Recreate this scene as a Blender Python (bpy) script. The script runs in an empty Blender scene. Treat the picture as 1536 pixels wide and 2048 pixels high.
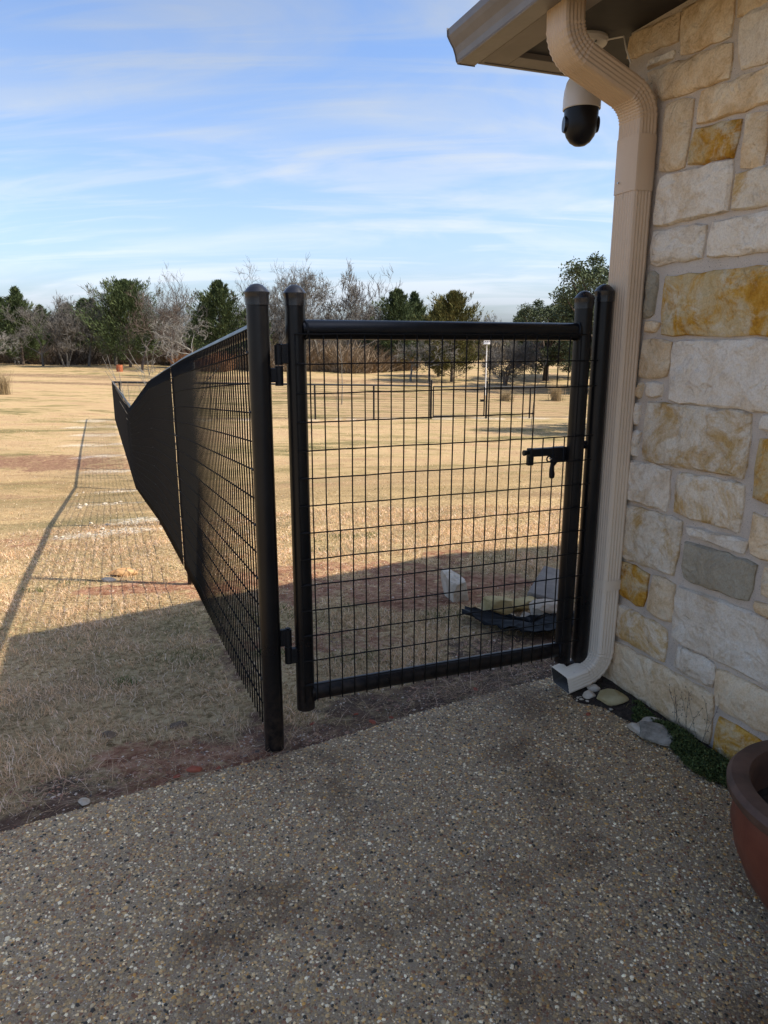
import bpy, math, random
import numpy as np
from mathutils import Vector, Matrix
random.seed(7); RNG = np.random.default_rng(7)
scn = bpy.context.scene; col = scn.collection
# ------------------------------------------------ camera
HC = 1.55; PITCH = math.atan(349/1444)
cam = bpy.data.cameras.new('camera'); camo = bpy.data.objects.new('camera', cam); col.objects.link(camo)
cam.sensor_fit = 'VERTICAL'; cam.sensor_height = 36; cam.lens = 1444/2048*36
cam.clip_start = .05; cam.clip_end = 2000
camo.location = (0, 0, HC); camo.rotation_euler = (math.pi/2-PITCH, 0, 0)
scn.camera = camo
scn.cycles.diffuse_bounces = 6; scn.cycles.max_bounces = 10
# ------------------------------------------------ sky, sun, exposure
SUN_H = Vector((.978, -.21)).normalized(); ELEV = math.radians(49.5)
w = bpy.data.worlds.new('World'); scn.world = w; w.use_nodes = True
nt = w.node_tree; nt.nodes.clear()
def N(nt, t, **k):
    n = nt.nodes.new(t)
    for a, b in k.items(): setattr(n, a, b)
    return n
L = lambda nt, a, b: nt.links.new(a, b)
sky = N(nt, 'ShaderNodeTexSky', sky_type='NISHITA', sun_disc=False)
sky.sun_elevation = ELEV; sky.sun_rotation = math.atan2(SUN_H.x, SUN_H.y)
sky.air_density = 1.0; sky.dust_density = 2.2; sky.ozone_density = 3.0
tc = N(nt, 'ShaderNodeTexCoord'); sp = N(nt, 'ShaderNodeSeparateXYZ'); L(nt, tc.outputs['Generated'], sp.inputs[0])
def math_n(nt, op, a, b=None, clamp=False):
    m = N(nt, 'ShaderNodeMath', operation=op, use_clamp=clamp)
    for i, q in enumerate((a, b)):
        if q is None: continue
        if isinstance(q, (int, float)): m.inputs[i].default_value = q
        else: L(nt, q, m.inputs[i])
    return m.outputs[0]
zz = math_n(nt, 'ADD', math_n(nt, 'MAXIMUM', sp.outputs[2], 0.0), .22)
cx = math_n(nt, 'DIVIDE', sp.outputs[0], zz); cy = math_n(nt, 'DIVIDE', sp.outputs[1], zz)
cb = N(nt, 'ShaderNodeCombineXYZ'); L(nt, cx, cb.inputs[0]); L(nt, cy, cb.inputs[1])
def cloud(scale, rot, sx, sy, lo, hi, seed, dist=1.2):
    mp = N(nt, 'ShaderNodeMapping'); mp.inputs['Rotation'].default_value = (0, 0, rot); mp.inputs['Scale'].default_value = (sx, sy, 1)
    mp.inputs['Location'].default_value = (seed, seed*.7, seed*.3)
    L(nt, cb.outputs[0], mp.inputs[0])
    n = N(nt, 'ShaderNodeTexNoise'); n.inputs['Scale'].default_value = scale; n.inputs['Detail'].default_value = 8; n.inputs['Roughness'].default_value = .55; n.inputs['Distortion'].default_value = dist
    L(nt, mp.outputs[0], n.inputs['Vector'])
    r = N(nt, 'ShaderNodeMapRange', interpolation_type='SMOOTHSTEP'); r.inputs['From Min'].default_value = lo; r.inputs['From Max'].default_value = hi
    L(nt, n.outputs[0], r.inputs[0]); return r.outputs[0]
c1 = cloud(1.0, .35, .7, 1.5, .42, .70, 3.1, 1.6); c2 = cloud(2.4, .75, .34, 1.7, .44, .68, 9.3, 1.4)
cc = math_n(nt, 'ADD', math_n(nt, 'MULTIPLY', c1, .50), math_n(nt, 'MULTIPLY', c2, .46))
hz = N(nt, 'ShaderNodeMapRange'); hz.inputs['From Min'].default_value = .0; hz.inputs['From Max'].default_value = .38; hz.inputs['To Min'].default_value = .38; hz.inputs['To Max'].default_value = .0
L(nt, sp.outputs[2], hz.inputs[0])
cc = math_n(nt, 'ADD', cc, hz.outputs[0], True)
cc = math_n(nt, 'MULTIPLY', cc, .85)
mx = N(nt, 'ShaderNodeMix', data_type='RGBA')
bw = N(nt, 'ShaderNodeRGBToBW'); L(nt, sky.outputs[0], bw.inputs[0])       # thin cloud: as bright as the sky round it, nearly white
cl_ = N(nt, 'ShaderNodeMix', data_type='RGBA', blend_type='MULTIPLY'); cl_.inputs[0].default_value = 1; cl_.inputs['B'].default_value = (1.22, 1.34, 1.50, 1)
L(nt, bw.outputs[0], cl_.inputs['A']); L(nt, cl_.outputs['Result'], mx.inputs['B'])
tint = N(nt, 'ShaderNodeMix', data_type='RGBA', blend_type='MULTIPLY'); tint.inputs[0].default_value = 1
L(nt, sky.outputs[0], tint.inputs['A']); tint.inputs['B'].default_value = (.88, .98, 1.14, 1)
L(nt, cc, mx.inputs[0]); L(nt, tint.outputs['Result'], mx.inputs['A'])
bg = N(nt, 'ShaderNodeBackground'); bg.inputs[1].default_value = .096
L(nt, mx.outputs['Result'], bg.inputs[0]); wo = N(nt, 'ShaderNodeOutputWorld'); L(nt, bg.outputs[0], wo.inputs[0])
sun = bpy.data.lights.new('sun', 'SUN'); suno = bpy.data.objects.new('sun', sun); col.objects.link(suno)
sun.energy = 3.3; sun.angle = math.radians(.53); sun.color = (1, .90, .74)
sd = Vector((SUN_H.x*math.cos(ELEV), SUN_H.y*math.cos(ELEV), math.sin(ELEV)))
suno.rotation_euler = sd.to_track_quat('Z', 'Y').to_euler()
scn.view_settings.view_transform = 'Standard'; scn.view_settings.look = 'None'
scn.view_settings.exposure = 1.2; scn.view_settings.gamma = 1; scn.view_settings.use_curve_mapping = False
# ------------------------------------------------ numpy value noise + terrain
_tab = np.random.default_rng(11).random((256, 256))
def vnoise(x, y, seed=0):
    x = np.asarray(x, float)+seed*17.3; y = np.asarray(y, float)+seed*9.1
    xi = np.floor(x).astype(int); yi = np.floor(y).astype(int); fx = x-xi; fy = y-yi
    fx = fx*fx*(3-2*fx); fy = fy*fy*(3-2*fy)
    t = lambda a, b: _tab[a & 255, b & 255]
    return (t(xi, yi)*(1-fx)+t(xi+1, yi)*fx)*(1-fy)+(t(xi, yi+1)*(1-fx)+t(xi+1, yi+1)*fx)*fy
def fbm(x, y, s=0, o=4):
    r = 0; a = .5; f = 1
    for i in range(o): r = r+a*vnoise(np.asarray(x)*f, np.asarray(y)*f, s+i); a *= .5; f *= 2.03
    return r
FT = [-50, 0, 2.78, 5.55, 8.6, 11.7, 14.5, 20, 28.4, 45, 60, 80, 400]
FZ = [-.03, -.03, -.24, -.46, -.84, -1.26, -1.36, -1.52, -1.69, -1.72, -1.6, -1.35, -1.3]
PX, PY = -.43, 2.545
FD = Vector((-.3634, .9317, 0)); FN = Vector((.9317, .3634, 0))     # along the side fence / across it (to the right)
def ts(x, y): return (x-PX)*FD.x+(y-PY)*FD.y, (x-PX)*FN.x+(y-PY)*FN.y
def ground(x, y):
    x = np.asarray(x, float); y = np.asarray(y, float)
    t, s = ts(x, y); g = np.interp(t, [4, 28, 80], [0, 1, .3])
    return np.interp(t, FT, FZ)-.035*np.clip(s, -20, 25)*g+(fbm(x*2.2, y*2.2, 5, 3)-.44)*.035
def gz(x, y): return float(ground(x, y))
EDGE = lambda x: 2.70+.545*np.asarray(x, float)+.010*np.sin(np.asarray(x, float)*5.3)+.012*(fbm(np.asarray(x, float)*9, 0, 3, 3)-.45)
C0 = Vector((.964, 3.226, 0)); HD = Vector((.349, -.937, 0)); HN = Vector((-.937, -.349, 0))  # wall corner, towards camera, outwards
# bare patches: x, y, rx, ry, strength, redness
PATCH = [(.12, 4.95, .85, .60, 1, .85), (-.1, 5.5, .7, .35, .9, .8), (.35, 5.35, .5, .4, .8, .6), (-.75, 5.2, .45, .4, .9, .9), (.5, 5.85, .3, .2, .9, .8), (-.3, 3.8, .5, .28, .75, .9),
 (-1.75, 5.05, .5, .2, 1, 1), (-1.2, 4.95, .35, .25, .9, 1), (-8.5, 17.3, 2.6, 1.6, .95, .55), (-6.6, 16.6, 1.5, .8, .7, .7), (-3.7, 6.9, .6, .4, .6, .7), (-12.5, 19, 2.5, 1.2, .7, .5),
 (-.72, 2.48, .38, .18, 1, 1), (-.35, 2.62, .45, .14, 1, .35), (.3, 2.98, .6, .18, 1, .15), (.75, 3.2, .35, .25, 1, .1), (.62, 3.7, .35, .3, .9, .1), (.9, 3.9, .3, .35, .8, .15),
 (-1.2, 2.3, .25, .12, .9, .1), (-6.9, 12.5, 1.4, .5, .5, .6), (-5.2, 11.2, .7, .3, .5, .8), (2.2, 9.5, .8, .3, .4, .5),
 (-23, 52, 14, 1.6, .8, .35), (-28, 60, 10, 2.5, .8, .3), (-17, 56, 8, 2, .6, .4), (-3, 46, 7, 2, .5, .9), (3, 50, 9, 2, .5, .9), (12, 56, 8, 3, .5, .8), (-8, 62, 14, 3, .7, .5)]
def soil(x, y):
    x = np.asarray(x, float); y = np.asarray(y, float); v = np.zeros_like(x); r = np.zeros_like(x)+.3
    nz = fbm(x*2.6, y*2.6, 2, 4)-.45
    for (a, b, rx, ry, st, red) in PATCH:
        sc = 1 if ry < 1 else .6
        d = np.sqrt(((x-a)/rx)**2+((y-b)/ry)**2)+nz*1.5*sc
        k = np.clip((1.15-d)/.45, 0, 1)*st
        r = np.where(k > v, red, r); v = np.maximum(v, k)
    e = y-EDGE(x)                                    # strip along the slab
    wstrip = np.interp(x, [-1.2, -.7, -.35, .1, .7, 1.1], [.14, .26, .38, .44, .62, .72]); k = np.clip((wstrip+nz*.4-e)/.09, 0, 1)*np.where(e > -.3, 1, 0)
    r = np.where(k > v, np.clip(.25+2.2*np.exp(-((x+.62)/.22)**2), 0, 1), r); v = np.maximum(v, k)
    t, s = ts(x, y)                                  # strip under the fence
    k = np.clip((.07+nz*.15-np.abs(s))/.05, 0, 1)*.8*(t > 0)*(t < 28)
    v = np.maximum(v, k)
    return v, r
# ------------------------------------------------ object helpers
def tag(o, label=None, cat=None, group=None, kind=None):
    if label: o['label'] = label
    if cat: o['category'] = cat
    if group: o['group'] = group
    if kind: o['kind'] = kind
    return o
def empty(name, loc=(0, 0, 0), rz=0, sc=1):
    o = bpy.data.objects.new(name, None); col.objects.link(o); o.location = loc; o.rotation_euler = (0, 0, rz)
    o.scale = (sc,)*3 if isinstance(sc, (int, float)) else sc; o.empty_display_size = .1
    return o
class MB:
    def __init__(s): s.v = []; s.f = []
    def add(s, v, f):
        b = len(s.v); s.v += [tuple(q) for q in v]; s.f += [tuple(b+i for i in q) for q in f]; return s
    def frame(s, d):
        d = d.normalized(); a = Vector((0, 0, 1)) if abs(d.z) < .95 else Vector((1, 0, 0))
        u = d.cross(a).normalized(); return u, d.cross(u).normalized()
    def tube(s, pts, r, n=8, cap=True):
        pts = [Vector(p) for p in pts]; b = len(s.v); m = len(pts)
        for i, p in enumerate(pts):
            d = (pts[min(i+1, m-1)]-pts[max(i-1, 0)])
            if i == 0: u, w_ = s.frame(d)
            else:
                dn = d.normalized(); u = (u-dn*u.dot(dn)).normalized(); w_ = dn.cross(u)
            rr = r[i] if isinstance(r, (list, tuple)) else r
            for k in range(n):
                a = 2*math.pi*k/n; q = p+(u*math.cos(a)+w_*math.sin(a))*rr; s.v.append(tuple(q))
        for i in range(m-1):
            for k in range(n):
                s.f.append((b+i*n+k, b+i*n+(k+1) % n, b+(i+1)*n+(k+1) % n, b+(i+1)*n+k))
        if cap: s.f.append(tuple(b+k for k in reversed(range(n)))); s.f.append(tuple(b+(m-1)*n+k for k in range(n)))
        return s
    def box(s, c, h, R=None):
        c = Vector(c); v = []
        for x in (-1, 1):
            for y in (-1, 1):
                for z in (-1, 1):
                    q = Vector((x*h[0], y*h[1], z*h[2])); q = R @ q if R else q; v.append(c+q)
        return s.add(v, [(0, 1, 3, 2), (4, 6, 7, 5), (0, 4, 5, 1), (2, 3, 7, 6), (0, 2, 6, 4), (1, 5, 7, 3)])
    def lathe(s, prof, n=24, c=(0, 0, 0)):
        b = len(s.v); m = len(prof)
        for r, z in prof:
            for k in range(n): a = 2*math.pi*k/n; s.v.append((c[0]+r*math.cos(a), c[1]+r*math.sin(a), c[2]+z))
        for i in range(m-1):
            for k in range(n): s.f.append((b+i*n+k, b+i*n+(k+1) % n, b+(i+1)*n+(k+1) % n, b+(i+1)*n+k))
        return s
    def mesh(s, name, mat=None, smooth=False, sharp=None):
        me = bpy.data.meshes.new(name); me.from_pydata(s.v, [], s.f)
        if mat: me.materials.append(mat)
        if smooth:
            me.polygons.foreach_set('use_smooth', [True]*len(me.polygons))
            if sharp: me.set_sharp_from_angle(angle=math.radians(sharp))
        me.update(); return me
    def build(s, name, mat=None, parent=None, smooth=False, sharp=40, bevel=0):
        o = link(name, s.mesh(name, mat, smooth, sharp), parent)
        if bevel:
            md = o.modifiers.new('bevel', 'BEVEL'); md.width = bevel; md.segments = 2; md.limit_method = 'ANGLE'; md.angle_limit = math.radians(50)
        return o
def link(name, me, parent=None, loc=None, rot=None, sc=None):
    o = bpy.data.objects.new(name, me); col.objects.link(o)
    if parent: o.parent = parent
    if loc is not None: o.location = loc
    if rot is not None: o.rotation_euler = rot
    if sc is not None: o.scale = sc
    return o
def np_mesh(name, V, counts, idx, mat, colr=None, smooth=False):
    me = bpy.data.meshes.new(name); me.vertices.add(len(V)); me.vertices.foreach_set('co', V.astype(np.float32).ravel())
    me.loops.add(len(idx)); me.loops.foreach_set('vertex_index', idx.astype(np.int32))
    st = np.concatenate([[0], np.cumsum(counts)[:-1]]).astype(np.int32)
    me.polygons.add(len(counts)); me.polygons.foreach_set('loop_start', st); me.polygons.foreach_set('loop_total', counts.astype(np.int32))
    if smooth: me.polygons.foreach_set('use_smooth', np.ones(len(counts), bool))
    if colr is not None:
        a = me.attributes.new('col', 'FLOAT_COLOR', 'POINT')
        c4 = np.ones((len(V), 4), np.float32); c4[:, :3] = colr; a.data.foreach_set('color', c4.ravel())
    me.materials.append(mat); me.update(calc_edges=True); me.validate(); return me
# ------------------------------------------------ materials
class Mt:
    def __init__(s, name, rough=.7, spec=.3):
        s.m = bpy.data.materials.new(name); s.m.use_nodes = True; s.t = s.m.node_tree
        s.b = s.t.nodes['Principled BSDF']; s.b.inputs['Roughness'].default_value = rough; s.b.inputs['Specular IOR Level'].default_value = spec
        s.tc = None
    def co(s, kind='Object'):
        if not s.tc: s.tc = N(s.t, 'ShaderNodeTexCoord')
        return s.tc.outputs[kind]
    def geo(s): return N(s.t, 'ShaderNodeNewGeometry').outputs['Position']
    def shifted(s):                                  # object coords + a random offset per object
        oi = N(s.t, 'ShaderNodeObjectInfo'); v = N(s.t, 'ShaderNodeVectorMath', operation='MULTIPLY_ADD')
        cbn = N(s.t, 'ShaderNodeCombineXYZ')
        for i in range(3): L(s.t, oi.outputs['Random'], cbn.inputs[i])
        L(s.t, cbn.outputs[0], v.inputs[0]); v.inputs[1].default_value = (37, 61, 23); L(s.t, s.co(), v.inputs[2]); return v.outputs[0]
    def noise(s, sc, det=4, rough=.55, vec=None, dist=0, scale3=None):
        n = N(s.t, 'ShaderNodeTexNoise'); n.inputs['Scale'].default_value = sc; n.inputs['Detail'].default_value = det; n.inputs['Roughness'].default_value = rough; n.inputs['Distortion'].default_value = dist
        vec = vec or s.co()
        if scale3:
            mp = N(s.t, 'ShaderNodeMapping'); mp.inputs['Scale'].default_value = scale3; L(s.t, vec, mp.inputs[0]); vec = mp.outputs[0]
        L(s.t, vec, n.inputs['Vector']); return n.outputs[0]
    def ramp(s, fac, stops):
        r = N(s.t, 'ShaderNodeValToRGB'); e = r.color_ramp.elements
        while len(e) < len(stops): e.new(.5)
        for q, (p, c) in zip(e, stops): q.position = p; q.color = (*c, 1) if len(c) == 3 else c
        L(s.t, fac, r.inputs[0]); return r.outputs[0]
    def mix(s, f, a, b, mode='MIX'):
        m = N(s.t, 'ShaderNodeMix', data_type='RGBA', blend_type=mode)
        for k, q in ((0, f), ('A', a), ('B', b)):
            if isinstance(q, (int, float)): m.inputs[k].default_value = q
            elif isinstance(q, tuple): m.inputs[k].default_value = (*q, 1)
            else: L(s.t, q, m.inputs[k])
        return m.outputs['Result']
    def rng(s, f, a, b, c=0, d=1):
        r = N(s.t, 'ShaderNodeMapRange'); 
        for i, q in enumerate((a, b, c, d)): r.inputs[i+1].default_value = q
        L(s.t, f, r.inputs[0]); return r.outputs[0]
    def math(s, op, a, b=None): return math_n(s.t, op, a, b)
    def color(s, c):
        if isinstance(c, tuple): s.b.inputs['Base Color'].default_value = (*c, 1)
        else: L(s.t, c, s.b.inputs['Base Color'])
        return s
    def bump(s, h, dist=.01, st=1, prev=None):
        b = N(s.t, 'ShaderNodeBump'); b.inputs['Distance'].default_value = dist; b.inputs['Strength'].default_value = st; L(s.t, h, b.inputs['Height'])
        if s.b.inputs['Normal'].is_linked: L(s.t, s.b.inputs['Normal'].links[0].from_socket, b.inputs['Normal'])
        L(s.t, b.outputs[0], s.b.inputs['Normal']); return s
    def attr(s, n, o='Color'): a = N(s.t, 'ShaderNodeAttribute'); a.attribute_name = n; return a.outputs[o]
M = {}
# black paint
m = Mt('black_paint', .33, .3); n1 = m.noise(60, 3); n2 = m.noise(3.5, 5, .6)
zb = N(m.t, 'ShaderNodeSeparateXYZ'); L(m.t, m.geo(), zb.inputs[0]); dz_ = m.math('MULTIPLY', m.rng(zb.outputs[2], .0, .32, 1, 0), m.rng(m.noise(28, 6, .7), .42, .66)); m.color(m.mix(dz_, m.mix(m.rng(n2, .45, .8), (.004, .004, .005), (.012, .011, .010)), (.055, .036, .024))); L(m.t, m.rng(n2, .3, .75, .24, .42), m.b.inputs['Roughness']); m.bump(n1, .0006, .5); M['black'] = m.m
m = Mt('black_cap', .25, .5); n2 = m.noise(45, 3); m.color(m.mix(m.rng(n2, .74, .78), (.012, .012, .014), (.35, .35, .36))); m.bump(m.noise(25, 2), .001, .3); M['cap'] = m.m
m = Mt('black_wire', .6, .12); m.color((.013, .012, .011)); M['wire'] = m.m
m = Mt('black_wire_shaded', .8, .05); m.color((.004, .004, .004)); M['wireh'] = m.m  # fence horizontals: same wire, its shade put into a darker colour
m = Mt('black_iron', .5, .3); m.color((.006, .006, .007)); m.bump(m.noise(120, 3), .0015, .8); M['iron'] = m.m
m = Mt('far_rail', .4, .3); m.color((.008, .008, .009)); M['farrail'] = m.m
# stone
def stone_mat(name, stops, patch=None, plo=.5, phi=.62, psc=4, streak=False):
    m = Mt(name, .88, .2); v = m.shifted()
    c = m.ramp(m.noise(9, 10, .72, v, .5), stops)
    if patch:
        f = m.rng(m.noise(psc, 10, .74, v, .5), plo, phi); c = m.mix(f, c, m.ramp(m.noise(22, 6, .7, v), patch))
    fine = m.noise(160, 5, .7, v); c = m.mix(.4, c, m.ramp(fine, [(.38, (.62, .55, .46)), (.54, (1, 1, 1))]), 'MULTIPLY')
    oi = N(m.t, 'ShaderNodeObjectInfo'); hsv = N(m.t, 'ShaderNodeHueSaturation'); L(m.t, m.rng(oi.outputs['Random'], 0, 1, .88, 1.06), hsv.inputs['Value']); L(m.t, c, hsv.inputs['Color'])
    m.color(hsv.outputs[0])
    h = m.math('ADD', m.math('MULTIPLY', m.noise(16, 10, .70, v, .7), 1.0), m.math('MULTIPLY', m.noise(110, 6, .8, v), .35)); m.bump(m.noise(11, 3, .5, v, .6), .035, 1); m.bump(m.noise(38, 4, .6, v, .5), .007, 1); m.bump(m.noise(120, 5, .75, v), .0035, 1); M[name] = m.m
stone_mat('stone_white', [(.3, (.68, .54, .38)), (.48, (.85, .73, .56)), (.7, (.92, .84, .70))], [(.3, (.62, .44, .25)), (.7, (.74, .58, .38))], .54, .66)
stone_mat('stone_cream', [(.3, (.68, .47, .25)), (.48, (.84, .64, .40)), (.7, (.90, .77, .56))], [(.3, (.55, .34, .14)), (.7, (.68, .48, .26))], .52, .66)
stone_mat('stone_mottled', [(.3, (.66, .53, .37)), (.48, (.85, .72, .53)), (.7, (.91, .82, .66))], [(.3, (.56, .32, .09)), (.6, (.66, .45, .20)), (.75, (.74, .58, .36))], .47, .60, 5)
stone_mat('stone_ochre', [(.3, (.56, .36, .13)), (.5, (.64, .48, .25)), (.7, (.76, .66, .48))], [(.3, (.42, .18, .015)), (.5, (.58, .29, .035)), (.72, (.72, .46, .13))], .44, .56, 7)
stone_mat('stone_grey', [(.3, (.34, .29, .20)), (.6, (.45, .39, .28)), (.75, (.52, .43, .30))], None)
m = Mt('mortar', .95, .15); v = m.co(); c = m.ramp(m.noise(9, 5, .6, v), [(.3, (.62, .52, .41)), (.7, (.75, .65, .53))])
c = m.mix(m.rng(m.noise(230, 2, .5, v), .66, .72), c, (.14, .11, .10)); c = m.mix(.5, c, m.ramp(m.noise(420, 2, .6, v), [(.3, (.6, .58, .56)), (.7, (1, 1, 1))]), 'MULTIPLY')
m.color(c); m.bump(m.math('ADD', m.noise(180, 5, .75, v), m.math('MULTIPLY', m.noise(20, 4, .6, v), 1.2)), .005, .9); M['mortar'] = m.m
def simple(name, c1, c2, sc=6, rough=.6, spec=.35, bsc=40, bd=.001, met=0):
    m = Mt(name, rough, spec); m.color(m.mix(m.rng(m.noise(sc, 6, .6), .35, .7), c1, c2)); m.bump(m.noise(bsc, 4), bd, .6); m.b.inputs['Metallic'].default_value = met; M[name] = m.m; return m
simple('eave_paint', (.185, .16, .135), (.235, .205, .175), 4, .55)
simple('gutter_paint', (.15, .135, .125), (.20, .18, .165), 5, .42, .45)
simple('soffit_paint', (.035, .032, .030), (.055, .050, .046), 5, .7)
simple('roof_shingle', (.10, .09, .08), (.16, .14, .12), 20, .9, .2, 90, .004)
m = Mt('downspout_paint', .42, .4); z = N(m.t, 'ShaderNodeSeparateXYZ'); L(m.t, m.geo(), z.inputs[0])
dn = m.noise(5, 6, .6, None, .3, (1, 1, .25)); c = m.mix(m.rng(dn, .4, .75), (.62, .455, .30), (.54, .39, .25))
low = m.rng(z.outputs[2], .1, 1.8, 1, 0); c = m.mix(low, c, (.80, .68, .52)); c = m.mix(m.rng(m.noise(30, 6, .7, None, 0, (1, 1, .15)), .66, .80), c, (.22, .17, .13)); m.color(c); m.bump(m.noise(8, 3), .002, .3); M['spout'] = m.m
simple('spout_inside', (.05, .045, .04), (.09, .08, .07))  # darkness of the outlet opening: shade put into the inside colour
simple('white_plastic', (.62, .58, .53), (.68, .64, .58), 3, .35, .5, 30, .0002)
m = Mt('dome_black', .34, .25); m.color((.008, .008, .010)); M['dome'] = m.m
simple('grey_metal', (.35, .35, .35), (.45, .45, .44), 20, .3, .5, 20, .0002, .8)
# slab
m = Mt('exposed_aggregate', .75, .35); v = m.geo()
vo = N(m.t, 'ShaderNodeTexVoronoi'); vo.inputs['Scale'].default_value = 230; L(m.t, v, vo.inputs['Vector'])
cr = m.ramp(N(m.t, 'ShaderNodeSeparateColor').outputs[0] if False else m.rng(vo.outputs['Color'], 0, 1), [(0, (.10, .07, .05)), (.2, (.25, .185, .12)), (.45, (.37, .28, .18)), (.65, (.27, .155, .10)), (.8, (.55, .43, .28)), (.95, (.78, .72, .62))])
c = m.mix(m.rng(vo.outputs['Distance'], .35, .65), cr, (.37, .275, .155)); big = m.noise(1.3, 5, .6, v); c = m.mix(m.rng(big, .36, .48, 1, 0), c, (.50, .45, .40), 'MULTIPLY')
m.color(c); m.bump(m.math('SUBTRACT', 1.0, vo.outputs['Distance']), .003, .8); M['slab'] = m.m
m = Mt('pebble', .45, .4); big = m.noise(1.3, 5, .6, m.geo()); big2 = m.noise(55, 2, .5, m.geo())
c = m.mix(m.rng(big, .36, .48, 1, 0), m.attr('col'), (.52, .47, .42), 'MULTIPLY'); c = m.mix(.4, c, m.ramp(big2, [(.3, (.7, .68, .66)), (.65, (1, 1, 1))]), 'MULTIPLY'); m.color(c); M['pebble'] = m.m
# ground
m = Mt('yard', .95, .1); v = m.geo(); at = m.attr('soil'); sc_ = N(m.t, 'ShaderNodeSeparateColor'); L(m.t, at, sc_.inputs[0])
g1 = m.noise(1.1, 6, .62, v, .3); g2 = m.noise(28, 6, .72, v, .5); g3 = m.noise(.22, 5, .6, v, .4, (1, 2.2, 1))
straw = m.ramp(g2, [(.36, (.15, .10, .045)), (.46, (.38, .265, .13)), (.55, (.56, .42, .225)), (.68, (.70, .55, .33))])
straw = m.mix(m.rng(g1, .42, .68, 0, .75), straw, m.ramp(g2, [(.3, (.11, .085, .04)), (.7, (.33, .25, .14))]))
straw = m.mix(m.rng(g3, .50, .66, 0, .60), straw, m.ramp(g2, [(.3, (.075, .075, .028)), (.7, (.24, .215, .10))]))
yv = N(m.t, 'ShaderNodeSeparateXYZ'); L(m.t, v, yv.inputs[0]); straw = m.mix(m.rng(yv.outputs[1], 8, 20, 0, .92), straw, m.ramp(m.noise(.22, 11, .78, v, .6, (1, 2.4, 1)), [(.37, (.13, .13, .055)), (.45, (.34, .28, .14)), (.52, (.56, .43, .25)), (.58, (.46, .33, .20)), (.65, (.52, .40, .24)), (.73, (.30, .19, .12))]))
straw = m.mix(m.rng(m.noise(.5, 4, .6, v, .2, (1, 2.5, 1)), .56, .72, 0, .55), straw, (.23, .145, .085))
straw = m.mix(m.rng(yv.outputs[1], 6, 12, .25, 1), straw, (.76, .71, .66), 'MULTIPLY')  # far straw darkened in colour, standing in for blade self-shadow
red = m.ramp(m.noise(14, 6, .7, v, .3), [(.32, (.13, .05, .028)), (.48, (.27, .125, .07)), (.64, (.46, .27, .17))])
dark = m.ramp(m.noise(22, 6, .7, v, .3), [(.3, (.035, .027, .020)), (.55, (.085, .065, .048)), (.75, (.17, .13, .095))])
so = m.mix(sc_.outputs[1], dark, red)
f = m.math('MULTIPLY', sc_.outputs[0], 1.0); fz = m.rng(m.math('ADD', f, m.math('MULTIPLY', m.math('SUBTRACT', m.noise(9, 8, .8, v, .5), .5), 4.0)), .40, 1.0)
c = m.mix(fz, straw, so)
c = m.mix(m.math('MULTIPLY', sc_.outputs[2], m.rng(m.noise(30, 4, .7, v), .46, .58)), c, m.ramp(g2, [(.35, (.60, .55, .45)), (.65, (.80, .76, .68))]))
m.color(c); m.bump(m.noise(45, 5, .7, v), .014, 1); m.bump(m.noise(160, 4, .7, v), .004, 1); M['yard'] = m.m
m = Mt('grass_blade', .75, .2); cc2 = m.attr('col'); m.color(cc2); tl = N(m.t, 'ShaderNodeBsdfTranslucent'); L(m.t, cc2, tl.inputs[0])
ms = N(m.t, 'ShaderNodeMixShader'); ms.inputs[0].default_value = .35; L(m.t, m.b.outputs[0], ms.inputs[1]); L(m.t, tl.outputs[0], ms.inputs[2]); L(m.t, ms.outputs[0], m.t.nodes['Material Output'].inputs[0]); M['blade'] = m.m
m = Mt('leaf_vertex', .7, .25); m.color(m.attr('col')); M['leafcol'] = m.m
def bark(name, a, b):
    m = Mt(name, .9, .1); m.color(m.ramp(m.noise(3, 6, .65, m.geo()), [(.3, a), (.7, b)])); M[name] = m.m
bark('bark_grey', (.075, .070, .062), (.165, .152, .136)); bark('bark_pale', (.11, .104, .092), (.225, .21, .186)); bark('bark_brown', (.055, .042, .034), (.14, .11, .09))
def leafm(name, stops, sc=1.2):
    m = Mt(name, .8, .15); oi = N(m.t, 'ShaderNodeObjectInfo'); c = m.ramp(m.noise(sc, 5, .7, m.geo()), stops)
    hsv = N(m.t, 'ShaderNodeHueSaturation'); L(m.t, m.rng(oi.outputs['Random'], 0, 1, .75, 1.15), hsv.inputs['Value']); L(m.t, c, hsv.inputs['Color']); m.color(hsv.outputs[0]); M[name] = m.m
leafm('cedar_green', [(.3, (.025, .038, .016)), (.5, (.055, .075, .030)), (.7, (.11, .13, .05))])
leafm('cedar_ochre', [(.3, (.05, .06, .018)), (.5, (.105, .10, .03)), (.7, (.19, .15, .045))])
leafm('oak_leaf', [(.3, (.03, .044, .02)), (.5, (.065, .082, .04)), (.7, (.14, .15, .09))])
m = Mt('brush', .9, .1); m.color(m.attr('col')); M['brush'] = m.m
simple('rock_white', (.44, .36, .26), (.66, .58, .46), 14, .9, .2, 30, .007); simple('rock_yellow', (.36, .28, .12), (.52, .43, .24), 9, .9, .2, 30, .007)
simple('rock_tan', (.40, .32, .23), (.56, .48, .38), 10, .9, .2, 30, .007); simple('rock_orange', (.42, .22, .09), (.56, .36, .18), 10, .9, .2, 30, .01)
simple('rock_grey', (.17, .145, .105), (.46, .40, .31), 26, .9, .2, 60, .006); simple('concrete', (.19, .165, .14), (.28, .25, .21), 12, .9, .2, 120, .004)
simple('rock_dark', (.09, .065, .045), (.24, .17, .11), 14, .9, .2, 40, .01); simple('rock_red', (.24, .06, .03), (.38, .12, .07), 14, .85, .2, 60, .003)
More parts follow.
